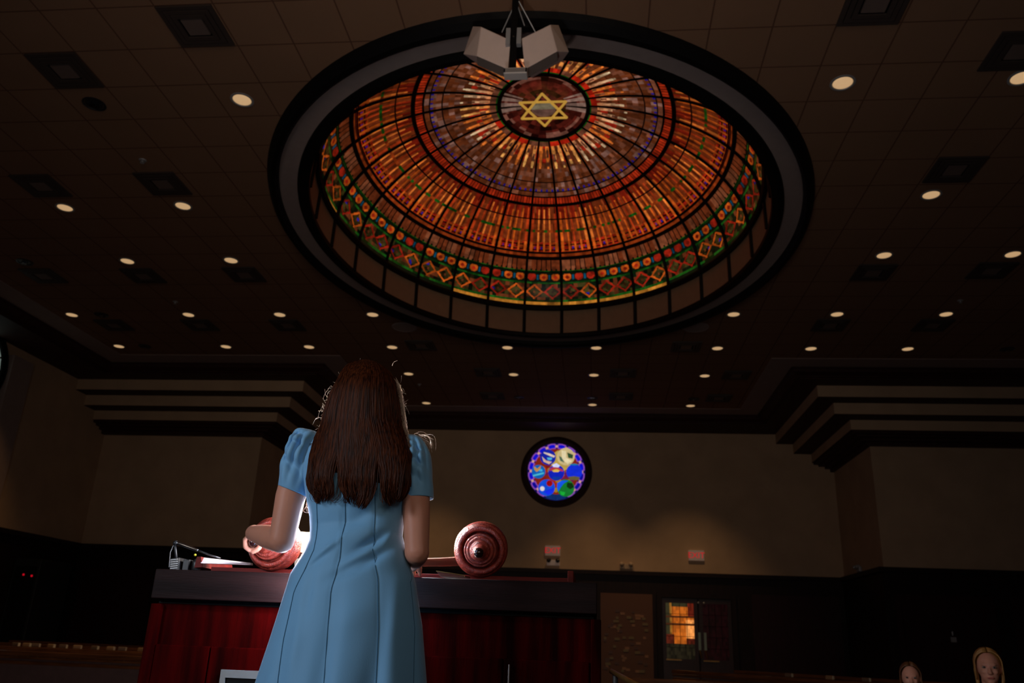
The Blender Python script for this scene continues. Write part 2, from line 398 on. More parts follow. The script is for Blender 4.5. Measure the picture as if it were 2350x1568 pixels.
def dome_col(u, d, g, ku, kv):
    """colour of the piece of glass at u (0..1 across the gore) and d degrees up the shell"""
    gh = hsh(g, 5)
    if d < 2.6: return LEAD
    if d < 4.4:
        return jit(YEL, hsh(g, 1, u*5), .5) if gh > .55 or g in (0, 1, 2, 25, 26, 27) else jit(GRD, .5)
    if d < 5.6: return jit(GRN, hsh(g, 2, u*6), .9)
    if d < 14.9:                               # two lozenges per gore
        q = int(u*2); x = (u*2) % 1 - .5; y = (d-10.4)/8.2
        r = abs(x)/.49 + abs(y)/.53
        hh = hsh(g, 11, q)
        if 0.74 < r < 1.0:
            return jit(ORG if hh > .35 else RED, hsh(g, 12, q, (x > 0)*2+(y > 0)), .45)
        if r <= .72:
            if abs(r-.70) < .03: return LEAD
            return jit(BLU if hsh(g, q, x*6, y*6) > .96 else OLV, hsh(g, q, x*5+9, y*5+9), .9) if r > .2 else jit(BRN, hh, .8)
        return jit((OLV, GRD, BRN, GRD)[int(hsh(g, 13, u*9, d/2.5)*4)], hsh(g, u*9, d/2.5), .7)
    if d < 15.9: return jit(GRN, hsh(g, 3, u*6), .8)
    if d < 20.6:                               # three roundels with blue drops between
        q = int(u*3); x = (u*3) % 1 - .5; y = (d-18.4)/4.4
        r = math.hypot(x*1.3, y*1.08)
        if .19 < r < .46: return jit(ORG if hsh(g, 21, q) > .35 else RED, hsh(g, 22, q, (x > 0)*2+(y > 0)), .4)
        if r <= .20: return jit(RED, hsh(g, 23, q), .5)
        if abs(x) > .38 and abs(y) < .26 and 0.05 < u < .95: return jit(TEAL, hsh(g, 24, q), .5)
        return GRD
    if d < 21.0: return GRD
    if d < 22.0: return jit(GRN, hsh(g, 4, u*6), .8)
    if d < 27.2:                               # scalloped brown tongues
        q = int(u*7); x = (u*7) % 1 - .5
        if abs(x) > .44: return LEAD
        if d < 22.9 and abs(x) > .30: return GRD
        return jit(lin((124, 66, 40)) if hsh(g, 31, q, g) > .6 else lin((112, 48, 22)), hsh(g, 32, q, d/3), .35)
    if d < 28.4: return LEAD
    if d < 30.2:
        return LEAD if (u*9) % 1 < .12 else jit(ORD, hsh(g, 33, u*9), .45)
    if d < 30.7: return LEAD
    spear = abs((u*5) % 1 - .5) < .17
    sp = int(u*5)
    if d < 35.8:                               # rosettes: blue flowers between spear shafts
        if spear and 31 < d: return jit(ORG, hsh(g, 41, sp), .35)
        if 32.3 < d < 33.5 and hsh(g, 42, sp) > .2 and abs((u*5) % 1 - .0) < .16: return jit(BLU, .6)
        if abs(d-32.0) < .25 or abs(d-34.4) < .25: return LEAD
        return jit(RED if hsh(g, 43, u*15, d) > .4 else ORD, hsh(g, 44, u*15, d), .6)
    if d < 51.0:                               # long orange spears on brown
        if abs(d-40.6) < .55: return jit(GRN if hsh(g, 45, u*10) > .55 else ORD, hsh(g, 46, u*10), .5)
        if abs(d-45.6) < .3: return LEAD
        top = 50.2 - 2.2*hsh(g, 47, sp)
        if abs((u*5) % 1 - .5) < .17*(1 if d < 46 else .75) and d < top:
            return jit((ORB, ORG, lin((176, 56, 18)))[int(hsh(g, 53, sp)*3)], hsh(g, 48, sp, d/4), .4)
        if (u*10) % 1 < .08: return LEAD
        if d > 45.9 and hsh(g, 52, u*10) > .45: return jit(lin((120, 26, 10)), hsh(g, 49, u*10), .4)
        return jit(lin((118, 46, 18)), hsh(g, 49, u*10, d/4), .45)
    if d < 51.9: return LEAD
    if d < 54.5:                               # red beads
        return LEAD if (u*8) % 1 < .16 else jit(lin((160, 40, 14)), hsh(g, 51, u*8), .45)
    if d < 55.0: return LEAD
    if d < 66.4:                               # brick-like brown glass with blue dots
        row = int((d-55)/1.9); x = (u*6 + .5*(row % 2)*0) % 1
        if abs(d-57.6) < .45 and abs((u*4) % 1 - .5) < .13: return BLU
        if ((d-55) % 1.9) < .16 or x < .07: return LEAD
        hh = hsh(g, 61, row, u*6)
        return jit(PINK if hh > .86 else (BRN2 if hh > .5 else BRN), hsh(g, 62, row, u*6), .4)
    if d < 76.4:                               # rays
        rr = (d-66.4)/10.0
        c1 = (WHT, CRM, ORB)[int(hsh(g, 71)*3)]
        x = abs((u*2) % 1 - .5)
        if rr > .84: return jit(lin((170, 30, 12)) if hsh(g, 79) > .5 else BRN2, hsh(g, 72, u*3), .5)
        if x < .12+.22*rr:
            return jit(srgb_mix(c1, ORB, rr*.9) if hsh(g, 73, u*6, d/1.6) > .22 else BRN2, hsh(g, 74, u*6, d/1.2), .5)
        if rr < .2: return jit(BRN, hsh(g, 75, u*4), .4)
        return jit(RED if hsh(g, 76, u*5, d/2) > .72 else BRN, hsh(g, 77, u*5, d/1.5), .5)
    return jit(GRN, hsh(g, 78), .6)
NU = 36
dv = np.concatenate([np.linspace(0, 28.4, 66), np.linspace(28.4, 52, 44)[1:], np.linspace(52, 77.4, 60)[1:]])
for g in range(NR):
    t0 = TH0 + 2*PI*g/NR; t1 = TH0 + 2*PI*(g+1)/NR
    gq = .82+.34*hsh(g, 99); gk0 = (.70+.30*math.cos((t0+t1)/2))*gq; gk1 = (.82+.16*abs(math.cos((t0+t1)/2)))*gq; vs = []; fs = []; cs = []      # light falloff painted into the pane colours by gore angle, with random spread
    for j, d in enumerate(dv):
        ph = math.radians(d)
        for i in range(NU+1):
            vs.append(dp(ph, t0+(t1-t0)*i/NU))
    for j in range(len(dv)-1):
        dm = (dv[j]+dv[j+1])/2
        for i in range(NU):
            a = j*(NU+1)+i
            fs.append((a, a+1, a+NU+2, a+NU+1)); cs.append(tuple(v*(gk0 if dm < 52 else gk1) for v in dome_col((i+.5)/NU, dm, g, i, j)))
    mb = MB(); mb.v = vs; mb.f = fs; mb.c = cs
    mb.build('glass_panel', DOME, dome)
    # rib on the seam
    rib = MB(); rib.tube([dp(math.radians(d), t0, .992) for d in np.linspace(0, 77, 26)], [0.030-.012*k/25 for k in range(26)], 6)
    rib.build('rib', BLK, dome)
def oval_tube(phi, r, k=1.0, dz=0, n=112, seg=6):
    mb = MB(); pts = [dp(phi, 2*PI*i/n, k, dz) for i in range(n)]
    rings = []
    for i in range(n):
        p = Vector(pts[i]); t = (Vector(pts[(i+1) % n])-Vector(pts[i-1])).normalized(); o_ = t.cross(Vector((0, 0, 1)))
        rings.append([p + (o_*math.cos(a)+Vector((0, 0, 1))*math.sin(a))*r for a in (2*PI*q/seg for q in range(seg))])
    rings.append(rings[0])
    mb.loft(rings, False, False)
    return mb
for d, r in ((0.3, .055), (27.8, .030), (30.5, .012), (51.5, .030), (54.8, .012), (77.4, .035), (20.9, .008)):
    oval_tube(math.radians(d), r, .994).build('ring_band', BLK, dome)
# crown medallion
zt = Z0+HD*math.sin(math.radians(77.4)); am, bm = A0*math.cos(math.radians(77.4)), B0*math.cos(math.radians(77.4))
md = MB(); NA, NRR = 96, 16
for i in range(NRR):
    for k in range(NA):
        r0, r1 = i/NRR, (i+1)/NRR; a0, a1 = 2*PI*k/NA, 2*PI*(k+1)/NA
        q = [(am*r*math.cos(a), bm*r*math.sin(a), zt+.01+.05*(1-r*r)) for r, a in ((r0, a0), (r1, a0), (r1, a1), (r0, a1))]
        hh = hsh(i/2, k/3, 9)
        rd = lin((70, 20, 13)); c = jit(rd, hh, .9)
        if r0 > .8 and hh > .45: c = jit(lin((104, 62, 50)), hh, .6)
        if (abs(math.sin(a0)) < .16 or (-.45 < math.sin(a0) < -.2)) and r0 > .45 and k % 3: c = jit(lin((128, 98, 86)), hh, .4)
        if k % 48 == 0 and r0 > .4: c = LEAD
        md.add(q, [(0, 3, 2, 1)] if i else [(0, 2, 1)], c)
medal = md.build('medallion', DOME, dome)
hexm = MB(); R6 = .20
for k in range(24):
    a0, a1 = 2*PI*k/24, 2*PI*(k+1)/24
    hexm.add([(0, 0, zt-.012), (R6*math.cos(a0), R6*math.sin(a0), zt-.012), (R6*math.cos(a1), R6*math.sin(a1), zt-.012)], [(0, 2, 1)],
             lin((120, 108, 84)) if math.sin(a0+.01) < 0 else lin((96, 66, 56)))
hexm.build('center_glass', DOME, medal)
star = MB()
for base in (PI/2, -PI/2):
    P3 = [Vector((.43*math.cos(base+2*PI*k/3), .43*math.sin(base+2*PI*k/3), zt-.03)) for k in range(3)]
    for k in range(3):
        star.tube([P3[k], P3[(k+1) % 3]], .020, 6)
star.build('star', GOLD, medal)
# drum below the glass: pale panels between dark mullions
for g in range(NR):
    t0 = TH0 + 2*PI*g/NR; t1 = TH0 + 2*PI*(g+1)/NR; n = 6
    mb = MB()
    for i in range(n):
        q = []
        for tt, kk, z in ((t0+(t1-t0)*i/n, 0, 0), (t0+(t1-t0)*(i+1)/n, 0, 0), (t0+(t1-t0)*(i+1)/n, 1, 0), (t0+(t1-t0)*i/n, 1, 0)):
            a, b, z = (3.345, 4.13, .02) if kk == 0 else (3.335, 4.03, Z0)
            q.append((a*math.sin(tt), b*math.cos(tt), z))
        mb.add(q, [(0, 1, 2, 3)])
    mb.build('drum_panel', DRUMM, dome)
    MB().tube([(3.335*math.sin(t0), 4.12*math.cos(t0), 0), (3.325*math.sin(t0), 4.02*math.cos(t0), Z0)], .035, 6).build('mullion', BLK, dome)
def oval_sweep(prof, m, name, parent=None, n=140):
    mb = MB(); rings = []
    for a, b, z in prof:
        rings.append([(a*math.sin(2*PI*k/n), b*math.cos(2*PI*k/n), z) for k in range(n)])
    mb.loft(rings, False, False)
    return mb.build(name, m, parent, smooth=False)
oval_sweep([(3.35, 4.15, .04), (3.33, 4.13, .0), (3.34, 4.14, -.05), (3.42, 4.22, -.06), (3.50, 4.28, -.03), (3.51, 4.29, .02)], BLK, 'inner_moulding', dome)
oval_sweep([(3.50, 4.28, -.004), (3.75, 4.57, -.004)], BAND, 'soffit_band', dome)
oval_sweep([(3.74, 4.55, .01), (3.745, 4.56, -.07), (3.78, 4.61, -.11), (3.83, 4.68, -.11), (3.87, 4.75, -.06), (3.89, 4.79, .01)], BLK, 'outer_moulding', dome)
# unseen black box added over the dome to block outside light
vd = MB(); vd.box((CX-4.4, CY-5.2, ZC+.02), (CX+4.4, CY+5.2, 8.5)); vd.f = [f for i, f in enumerate(vd.f) if i != 0]
struct(vd.build('ceiling_dome_light_blocker', BLK))

# ================================================================ CEILING FITTINGS
rows = [(7.64, [(-4.09, 1), (2.64, 1), (4.46, 1), (-5.91, 0)]),
        (10.05, [(-7.82, 1), (-5.99, 1), (4.43, 1)]),
        (11.86, [(-7.86, 1), (-6.04, 1), (4.40, 1), (6.27, 1), (-9.71, 0)]),
        (14.26, [(-10.37, 1), (-7.94, 1), (-6.09, 1), (-4.25, 1), (2.51, 1), (4.34, 1), (6.22, 1), (-9.75, 0)]),
        (16.10, [(-10.43, 1), (-7.98, 1), (-6.12, 1), (-4.30, 1), (-1.84, 1), (.01, 1), (2.47, 1), (4.32, 1), (6.19, 1), (-9.83, 0), (8.07, 0)]),
        (17.93, [(-4.34, 1), (-1.88, 1), (-.04, 1), (2.44, 1)]),
        (19.80, [(-1.92, 0), (-.08, 0), (2.40, 0)]),
        (20.40, [(-4.40, 1), (-.08, 1), (2.39, 1)])]
ORD_ = ['first', 'second', 'third', 'fourth', 'fifth', 'sixth', 'seventh', 'eighth', 'ninth', 'tenth', 'eleventh']
rowname = {7.64: 'row beside the front of the dome', 10.05: 'second row back beside the dome', 11.86: 'row beside the middle of the dome', 14.26: 'row beside the back of the dome',
           16.10: 'row just behind the dome', 17.93: 'first row inside the recessed bay', 19.80: 'row of unlit spots in the bay', 20.40: 'last row before the far wall'}
tr = MB(); n = 28

tr.lathe([(.132, 0), (.134, -.010), (.112, -.013), (.104, -.004)], Matrix.Identity(4), n); tr.f = [f for f in tr.f if len(f) == 4]
dl = thing('recessed_downlight', '', 'ceiling light'); tr.build('trim_ring', GREYM, dl)
ds = MB().lathe([(.104, -.006), (.08, -.010), (.05, -.013), (.01, -.014)], Matrix.Identity(4), n); ds.build('lamp_glass', LAMPG, dl, smooth=True)
un = thing('recessed_spotlight', '', 'spotlight')
tr.build('trim_ring', BLKP, un)
MB().lathe([(.10, -.004), (.09, -.006), (.01, -.006)], Matrix.Identity(4), n).build('black_baffle', BLKP, un)
u2 = MB(); u2.box((-.012, -.05, -.035), (.012, .05, -.008)); u2.box((-.05, -.012, -.035), (-.03, .012, -.008)); u2.box((.03, -.012, -.035), (.05, .012, -.008)); u2.build('lamp_yoke', CHROME, un)
first = {1: dl, 0: un}; used = {1: False, 0: False}
for y, lst in rows:
    for on in (1, 0):
        xs = sorted(x for x, o_ in lst if o_ == on)
        for i, x in enumerate(xs):
            where = rowname[y]
            pos = '' if len(xs) == 1 else ORD_[i]+' from left in '
            lab = ('lit round downlight, ' if on else 'unlit chrome spotlight, ') + (pos+'the '+where if pos else 'alone of its kind in the '+where)
            grp = 'lit ceiling downlights' if on else 'unlit ceiling spotlights'
            if not used[on]:
                r = first[on]; r.location = (x, y, ZC); r['label'] = lab; r['group'] = grp; used[on] = True
            else:
                r = dup(first[on], (x, y, ZC), lab, grp)
            if on and (y > 20 or x < -10 or y > 15):
                wash = y > 20
                _lamp('downlight_beam', 'SPOT', (x, y, ZC-.03), 190 if wash else 14, (1.0, .62, .30), .05, aim=(x, y+(.35 if wash else 0), 0), spot=math.radians(80 if wash else 75), blend=.9)
# wall wash on the left wall
_lamp('downlight_beam', 'SPOT', (-10.9, 14.6, ZC-.03), 90, (1.0, .55, .22), .05, aim=(-11.6, 14.9, 0), spot=math.radians(70), blend=.8)
# square supply vents
vt = thing('ceiling_vent', '', 'air vent')
v1 = MB()
for a, z in ((.29, -.006), (.235, -.012), (.18, -.018)):
    b = a-.045
    for lo, hi in (((-a, -a, z-.02), (a, -b, z)), ((-a, b, z-.02), (a, a, z)), ((-a, -b, z-.02), (-b, b, z)), ((b, -b, z-.02), (a, b, z))):
        v1.box(lo, hi)
v1.build('louvre_frame', VENTM, vt)
MB().box((-.285, -.285, -.006), (.285, .285, -.001)).build('back_plate', BLK, vt)
MB().box((-.11, -.11, -.03), (.11, .11, -.007)).build('center_plate', VENTL, vt)
vents = [(-4.07, 6.42, 'nearest the front, between a corner and the dome'), (-5.88, 7.03, 'beside the unlit chrome spotlight'), (-5.97, 9.42, 'before the second downlight row, inner one'),
         (-7.77, 9.42, 'before the second downlight row, outer one'), (2.62, 6.45, 'cut by the picture top, beside the dome'), (4.24, 7.2, 'near the picture edge, right of the dome'), (4.48, 9.42, 'above the downlight right of the dome'),
         (-7.88, 12.43, 'third row back, middle one left of the dome'), (-6.03, 12.40, 'third row back, next to the dome on its left'), (-9.73, 12.41, 'third row back, outermost on the left'),
         (4.42, 12.46, 'third row back, next to the dome on its right'), (6.20, 12.42, 'third row back, outermost on the right'), (-9.79, 14.80, 'fourth row back, outermost on the left'),
         (-7.95, 14.79, 'fourth row back, middle one on the left'), (-6.12, 14.79, 'fourth row back, inner one on the left'), (6.18, 14.78, 'fourth row back, outer one on the right'),
         (4.35, 14.78, 'fourth row back, inner one on the right'), (-3.65, 15.95, 'close behind the dome, left of center'), (1.83, 15.99, 'close behind the dome, right of center'),
         (-2.45, 17.75, 'middle of the bay, left one'), (.61, 17.75, 'middle of the bay, center one'), (3.12, 17.84, 'middle of the bay, right one'),
         (-2.57, 19.66, 'deep in the bay, left one'), (.62, 19.60, 'deep in the bay, center one'), (2.99, 19.67, 'deep in the bay, right one')]
for i, (x, y, w) in enumerate(vents):
    lab = 'dark square ceiling vent, ' + w
    if i == 0:
        vt.location = (x, y, ZC); vt['label'] = lab; vt['group'] = 'square ceiling vents'
    else:
        dup(vt, (x, y, ZC), lab, 'square ceiling vents')
# round ceiling loudspeakers behind the dome
for x, w in ((-3.78, 'left'), (1.91, 'right')):
    t = thing('ceiling_speaker', 'round flush ceiling speaker behind the dome on its %s side' % w, 'speaker', (x, 14.93, ZC), 'round ceiling speakers')
    MB().lathe([(.25, 0), (.25, -.012), (.22, -.018), (.21, -.012)], Matrix.Identity(4), 32).build('rim', BAND, t)
    MB().lathe([(.21, -.013), (.12, -.017), (.01, -.018)], Matrix.Identity(4), 32).build('grille', BAND, t)
for x, y, w in ((-7.89, 13.62, 'left of the dome, between two downlight rows'), (6.22, 13.65, 'right of the dome, between two downlight rows'), (-5.96, 8.85, 'in front of a vent left of the dome'), (-4.25, 18.75, 'in the bay behind the head of the girl')):
    t = thing('fire_sprinkler', 'small ceiling sprinkler head ' + w, 'sprinkler', (x, y, ZC), 'ceiling sprinklers')
    MB().lathe([(.05, 0), (.045, -.008), (.015, -.010)], Matrix.Identity(4), 16).build('escutcheon', GREYM, t)
    MB().lathe([(.012, -.008), (.010, -.035), (.028, -.038), (.028, -.042)], Matrix.Identity(4), 12).build('nozzle', GREYM, t)

# ---------------------------------------------------------------- hanging loudspeaker cluster
YS = 6.10
pole = thing('speaker_pole', 'black vertical pole with grey clamps hanging from the ceiling before the dome', 'pole', (at_y(1183, 12, YS).x, YS, ZC))
px0 = pole.location.x
def loc(v): return Vector(v) - pole.location
b1 = at_y(1183, 168, YS)
MB().box((-.028, -.03, b1.z-ZC), (.028, .03, 0)).build('post', BLK, pole)
MB().box((-.06, -.05, -.02), (.06, .05, 0)).build('ceiling_plate', BLK, pole)
MB().box((-.07, -.05, -.68), (-.03, .0, -.50)).build('clamp', GREYM, pole); MB().box((.03, -.05, -.68), (.07, .0, -.50)).build('clamp', GREYM, pole)
MB().tube([(.03, 0, -.15), (.22, .18, -.45)], .006, 5).build('stay_wire', GREYM, pole)
MB().tube([(.02, 0, -.20), (.09, .02, -.42)], .006, 5).build('stay_wire', GREYM, pole); MB().tube([(-.02, 0, -.22), (-.13, .1, -.42)], .006, 5).build('stay_wire', GREYM, pole)
MB().ell((0, -.034, -.59), (.012, .012, .012), 6, 8).build('bolt', CHROME, pole)
lf = thing('bar_light_fixture', 'small grey rectangular fixture at the foot of the hanging speaker pole', 'light fixture', (b1.x+.01, YS-.06, b1.z-.055))
MB().box((-.105, -.05, -.032), (.105, .05, .032)).build('housing', mat('pale_fixture_grey', (.58, .52, .48), .5), lf, bevel=.006)
MB().box((-.085, -.055, -.018), (.085, -.049, .018)).build('lens', mat('dull_lens', (.25, .22, .2), .4), lf)
for s_ in (-1, 1):
    MB().box((s_*.096-.008, -.054, -.02), (s_*.096+.008, -.049, .02)).build('end_cap', BLKP, lf)
def cabinet(w, quad, side, depth, inward):
    """quad: four corners of the large pale face; side: the two outer corners; the body runs back from them"""
    t = thing('loudspeaker', 'off white angled loudspeaker hanging on the %s side of the pole' % w, 'speaker', quad[0], 'hanging loudspeakers')
    o0 = Vector(quad[0])
    A, B, Cc, D = [Vector(q)-o0 for q in quad]          # outer top, inner top, inner bottom, outer bottom
    E, F = [Vector(q)-o0 for q in side]                 # far outer top, far outer bottom
    bk = Vector((-inward*.03, depth, .20))
    MB().add([A, B, Cc, D, E, F, A+bk, B+bk, Cc+bk, D+bk], [(0, 1, 2, 3), (0, 3, 5, 4), (3, 2, 8, 9), (1, 7, 8, 2), (0, 4, 6), (0, 6, 7, 1), (3, 9, 5), (4, 5, 9, 6), (6, 9, 8, 7)]).build('cabinet', SPKW, t, bevel=.008)
    dn = Vector((0, .07, -.045))
    MB().add([D, Cc, Cc+dn, D+dn, D+Vector((0, .16, .03)), Cc+Vector((0, .16, .03))], [(0, 1, 2, 3), (3, 2, 5, 4), (0, 3, 4), (1, 5, 2)]).build('grille', GRILL, t)
    return t
q = [at_y(1104, 61, YS), at_y(1172, 92, YS-.02), at_y(1166, 160, YS+.02), at_y(1094, 129, YS+.02)]
cabinet('left', q, [at_y(1085, 60, YS+.22), at_y(1063, 124, YS+.22)], .38, 1)
q = [at_y(1263, 56, YS), at_y(1197, 88, YS-.02), at_y(1204, 160, YS+.02), at_y(1279, 118, YS+.02)]
cabinet('right', q, [at_y(1282, 57, YS+.22), at_y(1306, 119, YS+.22)], .38, -1)

# ================================================================ FAR WALL
# round stained glass window
wx, wz, wy = -1.065, 4.45, YB-.02
k_ = 22.4/1886.7*1.02
w1 = thing('window_1', 'round stained glass window glowing blue in the far wall', 'window', (wx, wy, wz)); w1['kind'] = 'structure'
def disc(mb, cx_, cz, r, y, col, n=24, a0=0, a1=2*PI, sq=1.0):
    vs = [(cx_, y, cz)]+[(cx_+r*math.cos(a0+(a1-a0)*k/n), y, cz+sq*r*math.sin(a0+(a1-a0)*k/n)) for k in range(n+1)]
    mb.add(vs, [(0, k+1, k+2) for k in range(n)], col)
fr = MB()
nn = 64; rg = []
for a, y in ((.79, .02), (.80, -.05), (.88, -.07), (.97, -.03), (.98, .02)):
    rg.append([(a*math.cos(2*PI*k/nn), y, a*math.sin(2*PI*k/nn)) for k in range(nn)])
fr.loft(rg, False, False); fr.build('frame', TRIM, w1)
gl = MB()
BG = lin((120, 30, 14)); B1 = lin((12, 14, 190)); B2 = lin((20, 70, 200)); PK = lin((130, 70, 160)); MAG = lin((140, 40, 110))
disc(gl, 0, 0, .80, 0, lin((10, 8, 70)), 48)
disc(gl, 0, 0, .63, -.004, BG, 48)
for k in range(60):                                   # mottled red, ochre and violet ground pieces
    a = hsh(k, 1)*2*PI; r = .05+.52*hsh(k, 2)
    disc(gl, r*math.cos(a), r*math.sin(a), .07+.05*hsh(k, 3), -.005-.00002*k, (lin((150, 40, 12)), lin((150, 112, 30)), lin((96, 20, 70)), lin((120, 16, 10)))[int(hsh(k, 4)*4)], 5)
disc(gl, .12, .30, .30, -.0075, lin((176, 148, 70)), 10)
def blob(pts, col, y): 
    cxx = sum(p[0] for p in pts)/len(pts); czz = sum(p[1] for p in pts)/len(pts)
    gl.add([(cxx, y, czz)]+[(p[0], y, p[1]) for p in pts], [(0, i+1, (i+1) % len(pts)+1) for i in range(len(pts))], col)
for k in range(16):                                    # blue links with violet edging
    a = 2*PI*(k+.5)/16+.0
    if k in (11, 12): continue
    for s1, s2, col, y in ((.175, 1.0, PK, -.008), (.125, .62, B1 if k < 9 else lin((8, 6, 140)), -.010)):
        pts = []
        for da, rr in ((-1, .5), (-.75, 1), (0, 1.12), (.75, 1), (1, .5), (1, -.5), (.75, -1), (0, -.9), (-.75, -1), (-1, -.5)):
            aa = a+da*s1; r = .70+rr*.075*s2
            pts.append((r*math.cos(aa), r*math.sin(aa)))
        blob(pts, col, y)
    disc(gl, .70*math.cos(a+PI/16), .70*math.sin(a+PI/16), .036, -.012, lin((196, 150, 130)), 8)
for k in (11, 12):
    a = 2*PI*(k+.5)/16
    blob([(.70*math.cos(a+d)+0, (.70+r)*math.sin(a+d)) for d, r in ((-.19, .09), (.19, .09), (.19, -.07), (-.19, -.07))], lin((6, 40, 96)), -.010)
u = 1/590.0
def rc(px, py): return ((px-1000)*u, (815-py)*u)
def rd(px, py, r, col, y, n=24, **k): x, z = rc(px, py); disc(gl, x, z, r*u, y, col, n, **k)
rd(860, 585, 128, lin((16, 30, 150)), -.014); rd(1150, 570, 145, lin((190, 170, 120)), -.014); rd(712, 825, 112, lin((10, 90, 170)), -.014)
rd(1000, 835, 130, lin((14, 30, 170)), -.014); rd(1290, 820, 130, lin((14, 40, 200)), -.014); rd(850, 1080, 135, lin((14, 70, 200)), -.014); rd(1155, 1080, 140, lin((16, 110, 40)), -.014)
def rb(pts, col, y): blob([rc(*p) for p in pts], col, y)
rb([(790, 500), (880, 520), (975, 560), (960, 590), (880, 560), (790, 520)], lin((206, 184, 170)), -.016)
rb([(760, 570), (790, 600), (830, 640), (930, 660), (880, 700), (790, 660)], lin((196, 160, 140)), -.016)
rb([(840, 590), (930, 590), (920, 630), (860, 630)], lin((70, 160, 200)), -.016)
rb([(1080, 470), (1150, 480), (1140, 560), (1180, 630), (1250, 640), (1180, 690), (1090, 610)], lin((214, 200, 160)), -.016)
rb([(1170, 500), (1270, 540), (1260, 600), (1190, 590)], lin((40, 70, 40)), -.016); rb([(1040, 560), (1080, 580), (1130, 670), (1060, 640)], lin((70, 96, 76)), -.016)
rb([(640, 740), (700, 780), (750, 720), (740, 790), (680, 830), (640, 790)], lin((180, 130, 70)), -.016); rb([(620, 880), (800, 830), (800, 860), (630, 905)], lin((70, 170, 190)), -.016)
rb([(720, 790), (770, 780), (780, 820), (720, 820)], lin((60, 160, 200)), -.017)
rb([(930, 710), (1000, 680), (1060, 720), (1030, 750), (950, 745)], lin((200, 205, 240)), -.016); rb([(885, 780), (940, 745), (1030, 750), (1110, 790), (1110, 815), (990, 790), (890, 810)], lin((170, 50, 60)), -.016)
rb([(930, 800), (1000, 775), (1060, 800), (1030, 825), (950, 825)], lin((210, 170, 70)), -.017); rb([(920, 930), (960, 900), (1060, 900), (1080, 930), (1000, 960)], lin((10, 50, 150)), -.016)
rb([(1190, 900), (1290, 885), (1380, 900), (1360, 950), (1230, 950)], lin((90, 80, 50)), -.016); rb([(1180, 700), (1290, 680), (1380, 700), (1290, 712)], lin((20, 110, 150)), -.016)
rd(895, 1010, 50, lin((140, 4, 8)), -.016, 16); rd(780, 1098, 38, lin((210, 200, 200)), -.016, 14); rb([(900, 1100), (970, 1080), (960, 1150), (880, 1200), (800, 1150)], lin((16, 40, 220)), -.016)
rb([(1020, 1000), (1100, 960), (1200, 960), (1120, 1010), (1070, 1080), (1040, 1140), (1015, 1080)], lin((16, 80, 220)), -.016); rb([(1060, 1130), (1150, 1150), (1130, 1200), (1080, 1190)], lin((20, 160, 50)), -.017)
rb([(1180, 990), (1260, 1000), (1290, 1060), (1230, 1100), (1170, 1060)], lin((6, 44, 10)), -.016)
rd(1000, 790, 4, LEAD, -.018, 4)
gl.build('stained_glass', WGL, w1)
# exit signs and emergency lights
def text(name, body, size, m, parent, loc, rot=(PI/2, 0, 0), ext=.002):
    cu = bpy.data.curves.new(name, 'FONT'); cu.body = body; cu.size = size; cu.extrude = ext; cu.align_x = 'CENTER'; cu.align_y = 'CENTER'; cu.offset = 0
    o = bpy.data.objects.new(name, cu); C.objects.link(o); o.parent = parent; o.location = loc; o.rotation_euler = rot; cu.materials.append(m)
    bpy.context.view_layer.update()
    me = bpy.data.meshes.new_from_object(o.evaluated_get(bpy.context.evaluated_depsgraph_get()))
    me.materials.clear(); me.materials.append(m)
    bpy.data.objects.remove(o)
    o = bpy.data.objects.new(name, me); C.objects.link(o); o.parent = parent; o.location = loc; o.rotation_euler = rot
    return o
REDE = mat('red_exit_letters', (.3, .01, .01), .5, emit=lin((168, 22, 28)), estr=1.0)
SIGNW = mat('sign_plate', (.5, .45, .42), .6, emit=lin((66, 50, 42)), estr=.8)
for x, z, w in ((-1.12, 2.33, 'below the round window'), (2.62, 2.31, 'alone above the lit glass door')):
    t = thing('exit_sign', 'red EXIT sign on the far wall ' + w, 'sign', (x, YB-.005, z), 'exit signs on the far wall')
    MB().box((-.20, -.05, -.13), (.20, 0, .13)).build('housing', SIGNW, t, bevel=.008)
    text('lettering', 'EXIT', .21, REDE, t, (0, -.053, 0))
BEI = mat('beige_plastic', (.5, .36, .24), .6)
for x, z, m, w in ((-1.10, 2.04, BLKP, 'black twin head emergency light under the exit sign below the round window'), (.81, 2.0, BEI, 'beige twin head emergency light on the wainscot cap')):
    t = thing('emergency_light', w, 'emergency light', (x, YB-.005, z))
    MB().box((-.17, -.06, -.09), (.17, 0, .05)).build('battery_case', m if m is BEI else SIGNW, t, bevel=.01)
    for s_ in (-1, 1):
        MB().capsule([(s_*.10, -.05, .05), (s_*.12, -.11, .03)], [.045, .055], 12).build('lamp_head', m, t)
t = thing('emergency_light', 'small pale unlit light on the side of the right bay', 'emergency light', (6.30, 21.0, 1.98))
MB().box((-.06, -.12, -.08), (0, .12, .04)).build('battery_case', GREYM, t, bevel=.01)
for s_ in (-1, 1):
    MB().capsule([(-.05, s_*.08, .05), (-.10, s_*.09, .03)], [.035, .045], 10).build('lamp_head', GREYM, t)
